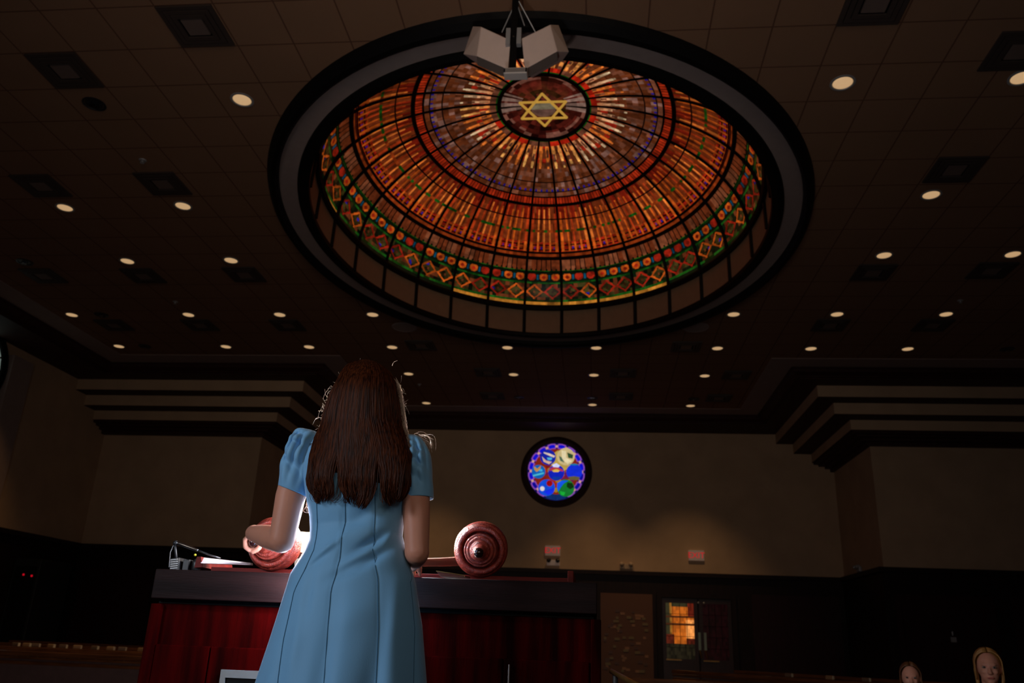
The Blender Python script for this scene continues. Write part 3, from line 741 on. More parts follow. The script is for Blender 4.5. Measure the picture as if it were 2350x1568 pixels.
# donor panel of small brown plates
t = thing('donor_plaque_board', 'brown memorial board of small scattered plates in the dark far wainscot', 'plaque board', (.80, YB-.08, 0))
MB().box((-.66, -.03, -1.1), (.66, 0, 1.30)).build('board', mat('brown_board', (.12, .045, .02), .6), t)
PL = [mat('plate_a', (.26, .11, .04), .5, emit=lin((20, 9, 3)), estr=.5), mat('plate_b', (.10, .04, .02), .5), mat('plate_c', (.16, .10, .03), .5, emit=lin((14, 10, 2)), estr=.5)]  # two of the plate colours carry a faint added glow
for q in range(3):
    for k in range(20):
        x = -.58+hsh(k, q, 1)*1.05; z = -.6+hsh(k, q, 2)*1.45
        w_ = .06+.08*hsh(k, q, 3)
        MB().box((x, -.036-.002*q, z), (x+w_, -.028, z+.06)).build('name_plate', PL[q], t)
# double doors, one leaf of backlit stained glass
DW = mat('dark_door_wood', (.03, .008, .008), .45, noise=.4, nscale=5, stretch=(5, 5, .6))
d1 = bpy.data.objects.new('door_1', None); C.objects.link(d1); d1.location = (2.12, YB-.10, 0); struct(d1)
def door_leaf(root, x0, x1, lit):
    fr = MB(); w_ = .09
    for lo, hi in (((x0, -.03, ZF), (x0+w_, .03, 1.22)), ((x1-w_, -.03, ZF), (x1, .03, 1.22)), ((x0+w_, -.03, 1.11), (x1-w_, .03, 1.22)), ((x0+w_, -.03, ZF), (x1-w_, .03, -.22))):
        fr.box(lo, hi)
    lf = fr.build('leaf_frame', DW, root)
    gx0, gx1, gz0, gz1 = x0+w_, x1-w_, -.22, 1.11
    g = MB(); nx, nz = 14, 30
    for i in range(nx):
        for j in range(nz):
            u_, v_ = (i+.5)/nx, (j+.5)/nz
            h = hsh(i, j//2, 7)
            if lit:
                c = jit(lin((170, 84, 20)), h, .35)
                if u_ < .12 or v_ > .93: c = lin((44, 40, 22))
                if v_ < .26: c = jit(lin((24, 20, 10)), h, .6)
                elif u_ > .72 and .36 < v_ < .70: c = jit(lin((224, 140, 70)), h, .3)
                elif (u_ > .72 or u_ < .28) and v_ < .42: c = jit(lin((70, 20, 8)), h, .5)
                elif u_ > .75 and v_ > .78: c = jit(lin((80, 20, 8)), h, .4)
                elif .12 < u_ < .24: c = jit(lin((110, 70, 20)), h, .6)
                if abs(v_-.62) < .012 or abs(v_-.74) < .012: c = lin((60, 26, 8))
            else:
                c = jit(lin((13, 1, 2)), h, .5)
            X0, X1 = gx0+(gx1-gx0)*i/nx, gx0+(gx1-gx0)*(i+1)/nx; Z0_, Z1_ = gz0+(gz1-gz0)*j/nz, gz0+(gz1-gz0)*(j+1)/nz
            g.add([(X0, 0, Z0_), (X1, 0, Z0_), (X1, 0, Z1_), (X0, 0, Z1_)], [(0, 1, 2, 3)], c)
    g.build('stained_glass', WGL, lf)
    ld = MB()
    for i in range(1, 4): ld.box((gx0+(gx1-gx0)*i/4-.006, -.012, gz0+.3), (gx0+(gx1-gx0)*i/4+.006, -.002, gz1))
    for j in range(1, 5): ld.box((gx0, -.012, gz0+(gz1-gz0)*j/5-.005), (gx1, -.002, gz0+(gz1-gz0)*j/5+.005))
    ld.build('leading', BLK, lf)
    MB().box((x0+w_-.02, -.045, -.26), (x0+.45, -.02, -.23)).build('sill_strip', BRASS, lf)
door_leaf(d1, -.42, .46, True); door_leaf(d1, .50, 1.30, False)
for x in (.49, .63):
    MB().box((x-.03, -.05, -.0), (x+.03, -.035, .42)).build('push_plate', mat('grey_green_plate', (.12, .13, .10), .5, emit=lin((34, 36, 28)), estr=.6), d1)  # faint glow put into the plate colour
    MB().tube([(x-.01, -.06, 0), (x+.01, -.07, -.10), (x+.03, -.06, -.18)], [.022, .018, .022], 8).build('door_handle', BRASS, d1)
    MB().ell((x, -.06, 1.13), (.022, .022, .03), 6, 8).build('top_bolt', GREYM, d1)
# frame round the double door
fr = MB()
for lo, hi in (((-.55, -.06, ZF), (-.43, .02, 1.36)), ((1.31, -.06, ZF), (1.43, .02, 1.36)), ((-.43, -.06, 1.24), (1.31, .02, 1.36))): fr.box(lo, hi)
fr.build('door_frame', WAIN, d1)
# dark door in the right bay with a small keypad plate, dark equipment cabinet at far left
d2 = bpy.data.objects.new('door_2', None); C.objects.link(d2); d2.location = (7.5, 19.24, 0); struct(d2)
MB().box((-.95, -.02, ZF), (.95, .02, 1.12)).build('leaf', WAINR, d2)
MB().box((-.04, -.04, .36), (.07, -.02, .46)).build('lock_plate', GREYM, d2); MB().capsule([(0, -.05, .50), (0, -.05, .56)], .014, 8).build('door_handle', GREYM, d2)

t = thing('equipment_cabinet', 'tall black equipment cabinet with two red indicator lights against the left wall', 'cabinet', (-12.05, 17.6, ZF))
MB().box((-.30, -.55, 0), (.30, .55, 2.55)).build('body', BLKP, t, bevel=.01)
MB().box((-.24, -.57, .12), (.24, -.55, 2.40)).build('door', BLK, t)
for x, z in ((-.02, 2.22), (.17, 2.20)):
    MB().ell((x, -.575, z), (.024, .012, .024), 6, 10).build('indicator_light', mat('red_led', (.2, 0, .01), .5, emit=lin((170, 8, 26)), estr=1.2), t)

# round window high on the left wall, only its edge in view
w2 = bpy.data.objects.new('window_2', None); C.objects.link(w2); w2.location = (XL+.01, 14.50, 4.92); struct(w2)
rg = []
for a, x in ((.74, -.0), (.75, .06), (.90, .07), (.92, 0)):
    rg.append([(x, a*math.cos(2*PI*k/48), a*math.sin(2*PI*k/48)) for k in range(48)])
MB().loft(rg, False, False).build('frame', BLK, w2)
gm = MB()
for k in range(16):
    a0, a1 = 2*PI*k/16+.03, 2*PI*(k+1)/16-.03
    gm.add([(.02, .42*math.cos(a0), .42*math.sin(a0)), (.02, .42*math.cos(a1), .42*math.sin(a1)), (.02, .74*math.cos(a1), .74*math.sin(a1)), (.02, .74*math.cos(a0), .74*math.sin(a0))], [(0, 1, 2, 3)], lin((96, 106, 100)))
    gm.add([(.02, 0, 0), (.02, .40*math.cos(a0), .40*math.sin(a0)), (.02, .40*math.cos(a1), .40*math.sin(a1))], [(0, 1, 2)], lin((60, 70, 80)))
gm.build('glass', WGL, w2)
# shallow pilaster beside it
wallbox('wall_left_pilaster', (XL, 15.42, WZ), (XL+.14, 16.05, 5.35), BAND)

# ================================================================ PLATFORM AND TABLE
struct(boxm((-6.5, YN, ZF), (5.0, 4.2, ZB)).build('floor_platform', CARPET))
T = thing('reading_table', 'wide cherry red wooden reading table with thick dark edge, in front of the girl', 'table', (-.68, 2.55, ZB))
def tl(lo, hi): return MB().box([a-b for a, b in zip(lo, T.location)], [a-b for a, b in zip(hi, T.location)])
ZT = .176
tl((-1.372, 2.550, .088), (.006, 3.45, ZT)).build('table_top', CHERD, T, bevel=.003)
tl((-1.360, 2.586, .076), (-.004, 3.44, .088)).build('shadow_gap', BLK, T)  # black strip standing in for the shade under the table top
tl((-1.365, 2.590, ZB), (.000, 2.62, .076)).build('front_panel', CHER, T)
tl((-1.365, 2.62, ZB), (-1.335, 3.43, .076)).build('side_panel', CHER, T)
tl((-.030, 2.62, ZB), (.0, 3.43, .076)).build('side_panel', CHERD, T)
tl((-1.365, 3.40, ZB), (.0, 3.43, .076)).build('back_panel', CHER, T)
tl((-.012, 2.570, ZB), (.018, 2.60, .074)).build('corner_post', CHER, T, bevel=.003)
tl((-1.378, 2.570, ZB), (-1.345, 2.60, .074)).build('corner_post', CHER, T, bevel=.003)
# lower doors on the front with hairline gaps
tl((-1.345, 2.578, -.62), (-1.170, 2.590, -.045)).build('cabinet_door', CHER, T, bevel=.003)
tl((-1.166, 2.578, -.62), (-.590, 2.590, -.045)).build('cabinet_door', CHER, T, bevel=.003)
tl((-.586, 2.578, -.62), (-.270, 2.590, -.045)).build('cabinet_door', CHER, T, bevel=.003)
tl((-.266, 2.578, -.62), (-.016, 2.590, -.045)).build('cabinet_door', CHER, T, bevel=.003)
kb = MB().ell((-.278-T.location.x, 2.562-T.location.y, -.128-ZB), (.009, .012, .009), 8, 10).build('knob', CHROME, T)
MB().tube([(-.250-T.location.x, 2.574-T.location.y, -.06-ZB), (-.250-T.location.x, 2.574-T.location.y, -.17-ZB)], .0025, 6).build('lock_bar', GREYM, T)
# open niche with a grey lip low on the front
nb = MB()
nx0, nx1, nz0, nz1 = -1.118, -.86, -.32, -.108
for lo, hi in (((nx0, 2.566, nz1-.022), (nx1, 2.590, nz1)), ((nx0, 2.566, nz0), (nx0+.016, 2.590, nz1-.022)), ((nx1-.016, 2.566, nz0), (nx1, 2.590, nz1-.022))):
    nb.box([a-b for a, b in zip(lo, T.location)], [a-b for a, b in zip(hi, T.location)])
nb.build('cable_box_frame', mat('dull_grey_frame', (.20, .21, .20), .5), T)
tl((nx0+.016, 2.572, nz0), (nx1-.016, 2.577, nz1-.022)).build('cable_box_mouth', BLK, T)

# sloping reading stand on the table
ST = thing('reading_stand', 'low red wooden reading stand lying on the table under the scroll', 'book stand', (-.68, 2.60, ZT+.001))
def sl(lo, hi): return MB().box([a-b for a, b in zip(lo, ST.location)], [a-b for a, b in zip(hi, ST.location)])
CHR2 = mat('bright_cherry', (.17, .014, .010), .5, col2=(.08, .006, .005), nscale=4, stretch=(1, 6, 6), spec=.15)
sl((-1.262, 2.700, ZT+.001), (-.070, 2.716, ZT+.022)).build('front_rail', CHR2, ST, bevel=.0015)
mbp = MB()
def slp(y): return ZT+.004+(y-2.716)*.12
mbp.add([Vector(v)-ST.location for v in ((-1.26, 2.716, ZT+.002), (-.09, 2.716, ZT+.002), (-.09, 3.05, ZT+.002), (-1.26, 3.05, ZT+.002), (-1.26, 2.716, slp(2.716)), (-.09, 2.716, slp(2.716)), (-.09, 3.05, slp(3.05)), (-1.26, 3.05, slp(3.05)))],
        [(0,3,2,1),(4,5,6,7),(0,1,5,4),(1,2,6,5),(2,3,7,6),(3,0,4,7)])
mbp.build('sloped_board', CHR2, ST)
sl((-.086, 2.694, ZT+.001), (-.068, 3.05, ZT+.044)).build('end_lip', CHR2, ST, bevel=.0015)

# the scroll: two rollers with stepped turned ends, parchment between
def roller(c, tip, w, big=.0865):
    c = Vector(c); tip = Vector(tip); ax = (tip-c).normalized(); L_ = (tip-c).length
    M_ = ax.to_track_quat('Z', 'Y').to_matrix().to_4x4()
    t = thing('scroll_roller', w, 'scroll roller', c, 'turned wooden scroll rollers')
    k = big/.0865
    P_ = [(.020, -.52), (.030, -.51), (.086, -.49), (.0865, -.475), (.030, -.470)]
    MB().lathe([(.080*k, -.052), (.0865*k, -.048), (.0865*k, -.024), (.0845*k, -.016), (.0855*k, -.010), (.080*k, .000), (.0755*k, .002), (.076*k, .008), (.074*k, .013), (.066*k, .017), (.0600*k, .010), (.0575*k, -.002), (.0575*k, -.012), (.046*k, -.012)], M_, 72).build('end_disc', ROLLM, t, smooth=True)
    MB().lathe([(.0500*k, -.012), (.0520*k, .004), (.0525*k, .018), (.0510*k, .026), (.0480*k, .029), (.0455*k, .026), (.0440*k, .030), (.0420*k, .038), (.0380*k, .041), (.0345*k, .038), (.0330*k, .040)], M_, 64).build('stepped_collar', ROLLM, t, smooth=True)
    h = MB().lathe([(.0330*k, .036), (.0320*k, .048), (.0280*k, .054), (.0230*k, .056), (.0200*k, .066), (.0180*k, .080), (.0150*k, L_-.03), (.0130*k, L_-.022)], M_, 48).build('handle', ROLLM, t, smooth=True)
    MB().ell((0, 0, 0), (.0155, .0155, .0155), 12, 20, Matrix.Translation(ax*(L_-.012))).build('knob', mat('dark_polished_knob', (.02, .006, .006), .12, coat=.6), t, smooth=True)
    MB().lathe([(.018, -.46), (.020, -.05)], M_, 24).build('shaft', ROLLM, t, smooth=True)
    MB().lathe([(.052*k, -.40), (.052*k, -.385), (.03, -.38)], M_, 48).build('end_disc', ROLLM, t, smooth=True)
    MB().lathe([(.046, -.38), (.046, -.055)], M_, 40).build('rolled_parchment', PARCH, t, smooth=True)
    return t, ax
cr = at_y(1103, 1262, 2.665); cl = at_y(622, 1248, 2.665)
tr_ = at_y(1098, 1270, 2.665-.135); tl_ = at_y(578, 1246, 2.665-.135)
roller(cr, tr_, 'turned reddish scroll roller end on the table, standing free beside the girl')
roller(cl, tl_, 'turned reddish scroll roller end gripped by the hand of the girl')
pm = MB(); nu = 24
xa, xb = cl.x+.02, cr.x-.02
top = []; 
for y in (2.745, 3.02):
    for i in range(nu+1):
        u_ = i/nu; x = xa+(xb-xa)*u_
        z = max(slp(y)+.006, cl.z-.046) + .012*math.sin(PI*u_)**.5 * 0 + .020*(abs(2*u_-1)**3)
        top.append((x, y, z+.02))
vs = top+[(x, y, z-.003) for x, y, z in top]; fs = []
n1 = nu+1
for i in range(nu):
    fs += [(i, i+1, n1+i+1, n1+i), (2*n1+i, 3*n1+i, 3*n1+i+1, 2*n1+i+1), (i, 2*n1+i, 2*n1+i+1, i+1), (n1+i, n1+i+1, 3*n1+i+1, 3*n1+i)]
pm.add(vs, fs); o = pm.build('scroll_parchment', PARCH)
tag(o, 'open cream parchment sheet stretched between the two scroll rollers', 'scroll')
# bright open page standing beyond the girl on her left
pg = thing('open_page', 'blown out white sheet standing between the girl and the scroll roller she grips', 'paper', at_y(700, 1300, 3.10))
q = [at_y(676, 1222, 3.14), at_y(770, 1225, 3.14), at_y(770, 1306, 3.09), at_y(676, 1304, 3.09)]
q = [v-pg.location for v in q]
MB().add(q+[v+Vector((0, .004, 0)) for v in q], [(0, 1, 2, 3), (7, 6, 5, 4), (0, 4, 5, 1), (1, 5, 6, 2), (2, 6, 7, 3), (3, 7, 4, 0)]).build('sheet', PARCHW, pg)
# flash unit behind the girl
fl = thing('camera_flash', 'small flash unit standing on the table hidden behind the girl', 'flash', (-.86, 3.22, ZT))
MB().box((-.035, -.02, 0), (.035, .03, .10)).build('body', BLKP, fl, bevel=.005)
MB().box((-.04, -.03, .10), (.04, .04, .15)).build('flash_head', BLKP, fl, bevel=.005)
# white folded strip lying at the left end
v0 = at_y(460, 1300, 2.73)
ws = thing('folded_sheet', 'white folded sheet lying at the left end of the reading stand', 'paper', v0)
q = [at_y(460, 1279, 2.73), at_y(575, 1292, 2.76), at_y(575, 1297, 2.70), at_y(461, 1293, 2.70)]
q = [v-v0 for v in q]
MB().add(q+[v+Vector((0, .02, .0)) for v in q], [(0, 1, 2, 3), (7, 6, 5, 4), (0, 4, 5, 1), (1, 5, 6, 2), (2, 6, 7, 3), (3, 7, 4, 0)]).build('sheet', mat('pinkish_white_paper', (.80, .72, .78), .5), ws)
wd = thing('wooden_book_end', 'red wooden block under the left end of the white sheet', 'wooden block', at_y(455, 1302, 2.705))
q = [v-wd.location for v in (at_y(452, 1278, 2.705), at_y(461, 1278, 2.705), at_y(464, 1302, 2.705), at_y(446, 1303, 2.705))]
MB().add(q+[v+Vector((0, .25, 0)) for v in q], [(0, 1, 2, 3), (7, 6, 5, 4), (0, 4, 5, 1), (1, 5, 6, 2), (2, 6, 7, 3), (3, 7, 4, 0)]).build('block', CHR2, wd)
# small wooden pointer plate near the right roller
q = [at_y(1001, 1311, 2.585), at_y(1066, 1321, 2.585), at_y(1067, 1325, 2.585), at_y(1010, 1324, 2.585)]
t = thing('wooden_bookmark', 'small flat brown wooden marker lying before the free scroll roller', 'marker', q[3])
qq = [v-t.location for v in q]
MB().add(qq+[v+Vector((.01, .05, .0)) for v in qq], [(0, 1, 2, 3), (7, 6, 5, 4), (0, 4, 5, 1), (1, 5, 6, 2), (2, 6, 7, 3), (3, 7, 4, 0)]).build('plate', mat('brown_varnished', (.12, .03, .02), .3, coat=.4), t)
MB().tube([qq[0]+Vector((0, -.001, 0)), qq[1]+Vector((0, -.001, 0)), qq[2]+Vector((0, -.001, 0))], .0012, 6).build('brass_edge', BRASS, t)
# gooseneck microphone and its black base at the left end
mb0 = at_y(405, 1303, 2.72)
mic = thing('microphone', 'chrome stemmed microphone leaning over the left end of the table', 'microphone', (mb0.x, mb0.y, ZT))
def ml(px, py, y): return at_y(px, py, y)-mic.location
MB().capsule([ml(408, 1247, 2.72), ml(452, 1263, 2.74)], [.0065, .0055], 12).build('mic_barrel', CHROME, mic, smooth=True)
MB().tube([ml(452, 1263, 2.74), ml(480, 1274, 2.75), ml(506, 1282, 2.76)], [.004, .003, .003], 8).build('boom', BLKP, mic, smooth=True)
MB().tube([ml(404, 1246, 2.72), ml(397, 1254, 2.72), ml(391, 1268, 2.72), ml(388, 1302, 2.72)], .0014, 6).build('cable', GREYM, mic)
MB().tube([ml(403, 1248, 2.72), ml(402, 1258, 2.72), ml(403, 1268, 2.72), ml(406, 1300, 2.73)], .0045, 8).build('stem', BLKP, mic, smooth=True)
MB().ell(tuple(ml(403, 1247, 2.72)), (.009, .009, .009), 8, 12).build('swivel', BLKP, mic, smooth=True)
t = thing('control_box', 'black boxes with a ribbed grey face clustered around the foot of the microphone', 'electronics', (mb0.x, 2.75, ZT))
M_ = Matrix.Rotation(math.radians(-8), 4, 'Y')
MB().box((-.022, -.03, 0), (.010, .03, .050), M_).build('case', BLKP, t, bevel=.002)
rb_ = MB()
for k in range(6): rb_.box((-.018, -.033, .008+k*.007), (.006, -.030, .011+k*.007), M_)
rb_.build('ribs', GREYM, t)
MB().box((.014, -.02, 0), (.036, .03, .046)).build('case', BLKP, t, bevel=.002)
MB().capsule([(.054, 0, .018), (.054, 0, .036)], .016, 12).build('cup', BLKP, t, smooth=True)
MB().ell((.049, -.012, .062), (.0042, .0042, .0042), 8, 10).build('yellow_tip', mat('yellow_plastic', (.7, .6, .04), .4), t)

# ================================================================ PEWS
def pew(x0, x1, y, rz, label, nb=0, piv=None):
    L_ = x1-x0
    t = thing('pew', label, 'pew', (piv[0], piv[1], ZF) if piv else (x0, y, ZF), 'rows of wooden pews', rz)
    zb = .95
    MB().box((0, 0, .30), (L_, .05, zb-.14)).build('back', PEWB, t)
    cp = MB(); cp.box((0, -.03, zb-.05), (L_, .08, zb)); cp.box((0, -.015, zb-.085), (L_, .065, zb-.06)); cp.box((0, -.01, zb-.145), (L_, .06, zb-.11))
    cp.build('cap_rail', CAPW, t, bevel=.008)
    MB().box((0, -.50, .38), (L_, -.0, .44)).build('seat', PEWB, t, bevel=.01)
    for q_ in (0, L_-.05):
        MB().box((q_, -.52, 0), (q_+.05, .08, .62)).build('end_panel', CAPW, t, bevel=.01)
    return t
pn = ['first left pew behind the table, cap rail catching the light', 'second left pew, behind the first one', 'third left pew, mostly hidden', 'fourth left pew, the one deepest in the dark']
for i, y in enumerate((9.6, 11.3, 13.2, 15.0)):
    pew(-10.6, -2.5, y, 0, pn[i])
pn = ['slanting pew on the right running toward the two seated people', 'slanting pew on the right behind the front slanting one']
pew(0, 5.6, 0, math.radians(-43), pn[0], piv=(1.2, 13.9)); pew(0, 6.0, 0, math.radians(-43), pn[1], piv=(2.4, 15.6))
pew(0, 1.2, 0, math.radians(-20), 'short slanting pew just right of the table with glinting cap', piv=(.35, 9.6))
pew(1.0, 3.4, 6.56, 0, 'pew behind the two seated people')
# prayer books standing in the pew racks
BK = [mat('brown_book', (.30, .16, .07), .5), mat('dark_brown_book', (.16, .09, .05), .5)]
bi = 0
def book(x, y, z, rz, lab):
    global bi
    t = thing('prayer_book', lab, 'book', (x, y, z), 'prayer books on the pews', rz); bi += 1
    MB().box((-.055, -.02, 0), (.055, .02, .05)).build('cover', BK[bi % 2], t, bevel=.012)
    MB().box((-.050, -.016, .004), (.058, .016, .046)).build('page_block', PARCH, t)
    return t
for i, (px, py) in enumerate(((40, 1465), (65, 1465), (85, 1470), (119, 1477), (149, 1466), (181, 1470), (222, 1467), (257, 1474), (285, 1467), (328, 1475))):
    y = 11.33; v = at_y(px, py, y)
    book(v.x, y, ZF+.95, .2*(i % 3-1), '%s brown book resting on the cap of the second left pew' % ORD_[i] if i < 11 else 'book')
ang = math.radians(-43)
for i, u_ in enumerate((2.0, 2.6, 3.1, 4.3, 4.9, 5.3, 5.8)):
    x, y = 1.2+math.cos(ang)*u_, 13.9+math.sin(ang)*u_
    book(x, y, ZF+.95, ang, '%s small book on the slanting pew behind the seated people' % ORD_[i])
# brass rail at the platform steps, right of the table
t = thing('handrail', 'short slanting brass handrail low beside the right end of the table', 'handrail', (at_y(1403, 1540, 4.6).x, 4.6, ZF))
a = at_y(1403, 1541, 4.6)-t.location; b = at_y(1475, 1580, 3.9)-t.location
MB().tube([a, b], .013, 10).build('rail', BRASS, t, smooth=True)
MB().tube([a+Vector((.02, 0, -.01)), Vector((a.x+.02, 0, 0))], .014, 8).build('post', BLKP, t); MB().tube([b+Vector((0, 0, -.01)), Vector((b.x, b.y, .35))], .014, 8).build('post', BLKP, t)

# ================================================================ PEOPLE
def remesh(o, vox, smooth=2):
    r = o.modifiers.new('skin', 'REMESH'); r.mode = 'VOXEL'; r.voxel_size = vox; r.use_smooth_shade = True
    if smooth:
        s_ = o.modifiers.new('smooth', 'SMOOTH'); s_.factor = .5; s_.iterations = smooth
def head_parts(mb, M, k=1.0):
    """skull, jaw, nose, lips, brow and ears in a frame with +y the way the face looks, origin at the skull centre"""
    def e(c, r, rows=14, seg=20): mb.ell(tuple(k*q for q in c), tuple(k*q for q in r), rows, seg, M)
    e((0, -.008, .012), (.074, .094, .094)); e((0, .030, -.045), (.056, .056, .062)); e((0, .056, -.088), (.026, .024, .024))
    e((0, .020, -.020), (.064, .066, .07))
    e((0, .090, -.022), (.010, .014, .024)); e((0, .098, -.034), (.015, .014, .010)); e((0, .080, .018), (.048, .010, .009))
    e((0, .080, -.060), (.022, .010, .0055)); e((0, .078, -.068), (.019, .010, .006))
    e((.034, .070, -.026), (.018, .014, .014)); e((-.034, .070, -.026), (.018, .014, .014))
    for s_ in (-1, 1): e((s_*.074, -.004, -.012), (.010, .018, .030))
def face_bits(root, M, k=1.0):
    for s_ in (-1, 1):
        MB().ell((k*s_*.030, k*.078, k*.002), (k*.0125, k*.010, k*.0085), 10, 14, M).build('eye', mat('eye_white', (.22, .18, .16), .3), root, smooth=True)
        MB().ell((k*s_*.030, k*.086, k*.002), (k*.0055, k*.004, k*.0055), 8, 10, M).build('iris', mat('dark_iris', (.02, .012, .01), .2), root, smooth=True)
    MB().ell((0, k*.089, k*-.064), (k*.021, k*.006, k*.0065), 8, 14, M).build('lips', mat('lips', (.42, .10, .08), .45), root, smooth=True)

YG = 2.30
G = thing('person', 'girl with long brown hair in pale blue dress, seen from behind at the table', 'person', (-.70, YG, ZB))
def gl_(v): return Vector(v)-G.location
def gp(px, py, y=YG): return at_y(px, py, y)-G.location
body = MB()
hc = at_y(848, 922, YG+.005)-G.location                 # centre of the skull
Mh = Matrix.Translation(hc) @ Matrix.Rotation(math.radians(-14), 4, 'X')
head_parts(body, Mh)
nb_ = gp(832, 1015, YG)
body.capsule([hc+Vector((0, -.012, -.04)), nb_+Vector((0, -.01, .0))], [.052, .055], 18)
# torso rings: (z world, centre px x, half width, half depth, y centre)
def ring(c, a, b, n=28, p=2.3):
    out = []
    for k in range(n):
        t = 2*PI*k/n; ct, st = math.cos(t), math.sin(t)
        out.append(Vector((c[0]+a*math.copysign(abs(ct)**(2/p), ct), c[1]+b*math.copysign(abs(st)**(2/p), st), c[2])))
    return out
zs = lambda px, py: gp(px, py).z
tor = []
for (pxl, pxr, py, b, dy) in ((770, 895, 1004, .045, 0), (716, 948, 1022, .068, 0), (706, 950, 1050, .085, .0), (716, 930, 1100, .098, .0), (722, 922, 1150, .092, .0), (722, 916, 1205, .080, 0), (708, 932, 1270, .092, 0), (690, 945, 1340, .105, 0), (690, 955, 1420, .11, 0)):
    l_, r_ = gp(pxl, py), gp(pxr, py)
    tor.append(ring(((l_.x+r_.x)/2, dy, (l_.z+r_.z)/2), (r_.x-l_.x)/2-.006, b-.006))
body.loft(tor)
hz = zs(820, 1420)
for s_ in (-1, 1):                                      # legs down to the platform
    cx_ = gp(822, 1420).x + s_*.075
    body.capsule([Vector((cx_, 0, hz-.02)), Vector((cx_+s_*.005, .01, .46)), Vector((cx_, -.01, .28)), Vector((cx_, .0, .09))], [.085, .050, .048, .032], 16)
    body.capsule([Vector((cx_, -.03, .05)), Vector((cx_+s_*.012, .14, .03))], [.030, .024], 12)
# left arm, elbow bent, hand closed on the roller handle
shL = gp(694, 1048, YG); elL = gp(647, 1240, YG-.025); 
tipL = Vector(tl_)-G.location; axL = (Vector(tl_)-Vector(cl)).normalized()
grip = tipL - axL*.030
wrL = grip + Vector((-.004, -.052, .006)); wrL = gp(591, 1226, YG+.115)
body.capsule([shL, shL*.5+elL*.5+Vector((-.006, 0, 0)), elL], [.045, .0425, .036], 18)
body.capsule([elL, elL*.55+wrL*.45+Vector((0, -.002, .0)), wrL], [.036, .0355, .0275], 18)
def finger(pts, r0, r1=None):
    r1 = r1 or r0*.8
    body.capsule(pts, [r0+(r1-r0)*i/(len(pts)-1) for i in range(len(pts))], 10)
# palm over the handle
pal = gp(578, 1224, YG+.19)
body.capsule([wrL, pal+Vector((.006, 0, 0))], [.023, .026], 14); body.capsule([pal+Vector((.010, -.012, .004)), pal+Vector((.002, .030, .004))], [.019, .017], 12)
up = Vector((0, 0, 1)); sd = Vector((-1, 0, 0))
for i, (dy, ln) in enumerate(((-.026, .80), (-.008, .95), (.010, 1.0), (.028, .92))):   # four fingers wrap over and under the handle
    c0 = grip + axL*(-dy)
    pts = []
    for a_, rr in ((60, .034), (110, .031), (160, .028), (215, .026), (215+45*ln, .024)):
        a_ = math.radians(a_); pts.append(c0 + Vector((math.cos(a_)*rr*1.0, 0, math.sin(a_)*rr)))
    finger([pal+Vector((-.004, dy*.8, .0))]+pts[1:], .0088, .0072)
finger([pal+Vector((.020, -.02, -.002)), grip+Vector((.030, -.024, .004)), grip+Vector((.022, -.028, -.020)), grip+Vector((.004, -.024, -.030))], .0100, .0080)
# right arm, forearm forward onto the table edge
shR = gp(950, 1056, YG); elR = gp(957, 1268, YG-.03); wrR = gp(950, 1290, YG+.20); haR = wrR+Vector((-.03, .07, .0))
body.capsule([shR, shR*.5+elR*.5+Vector((.002, 0, 0)), elR], [.040, .0395, .033], 18)
body.capsule([elR, elR*.5+wrR*.5, wrR], [.034, .032, .023], 18)
body.capsule([wrR, haR], [.023, .028], 14)
for i, (dx, ln) in enumerate(((-.026, .060), (-.009, .072), (.009, .070), (.026, .055))):
    p0 = haR+Vector((dx, .012, 0)); finger([p0, p0+Vector((dx*.2-.006, ln*.5, -.004)), p0+Vector((dx*.3-.010, ln*.85, -.016)), p0+Vector((dx*.3-.012, ln, -.026))], .0086, .0070)
finger([wrR+Vector((-.018, .015, 0)), wrR+Vector((-.045, .05, -.006)), wrR+Vector((-.055, .085, -.014))], .0098, .0080)
bo = body.build('body', SKIN, G, smooth=True); remesh(bo, .0045, 3)
face_bits(G, Mh)
shoe = mat('nude_shoe', (.45, .25, .18), .4)
for s_ in (-1, 1):
    cx_ = gp(822, 1420).x + s_*.075
    MB().loft([[Vector((cx_+s_*.006+.036*math.cos(a), .045+.115*math.sin(a), z)) for a in (2*PI*k/20 for k in range(20))] for z in (.002, .03)]).build('shoe', shoe, G, bevel=.008)

# dress: bodice and flared skirt with princess seams
lefts = [(1012, 742), (1020, 722), (1035, 700), (1060, 694), (1100, 700), (1150, 708), (1190, 715), (1217, 716), (1245, 713), (1270, 702), (1297, 687), (1320, 673), (1376, 657), (1470, 630), (1550, 606)]
rights = [(1008, 918), (1020, 940), (1040, 955), (1070, 955), (1100, 945), (1150, 932), (1190, 925), (1230, 922), (1265, 930), (1302, 940.6), (1337, 952.6), (1376, 957), (1438, 967), (1560, 976.6)]
Lz = [(gp(x, y).z, gp(x, y).x) for y, x in lefts]; Rz = [(gp(x, y).z, gp(x, y).x) for y, x in rights]
def interp(tab, z):
    tab = sorted(tab)
    if z <= tab[0][0]:
        (z0, x0), (z1, x1) = tab[0], tab[1]; return x0+(x1-x0)*(z-z0)/(z1-z0)*.9
    for (z0, x0), (z1, x1) in zip(tab, tab[1:]):
        if z <= z1: return x0+(x1-x0)*(z-z0)/(z1-z0)
    return tab[-1][1]
ztop = Lz[0][0]-.004; zhem = .46
DEP = [(zs(820, 1010), .062), (zs(820, 1030), .085), (zs(820, 1100), .112), (zs(820, 1160), .104), (zs(820, 1210), .094), (zs(820, 1270), .112), (zs(820, 1340), .132), (zs(820, 1420), .150), (zs(820, 1560), .185)]
DN = 220
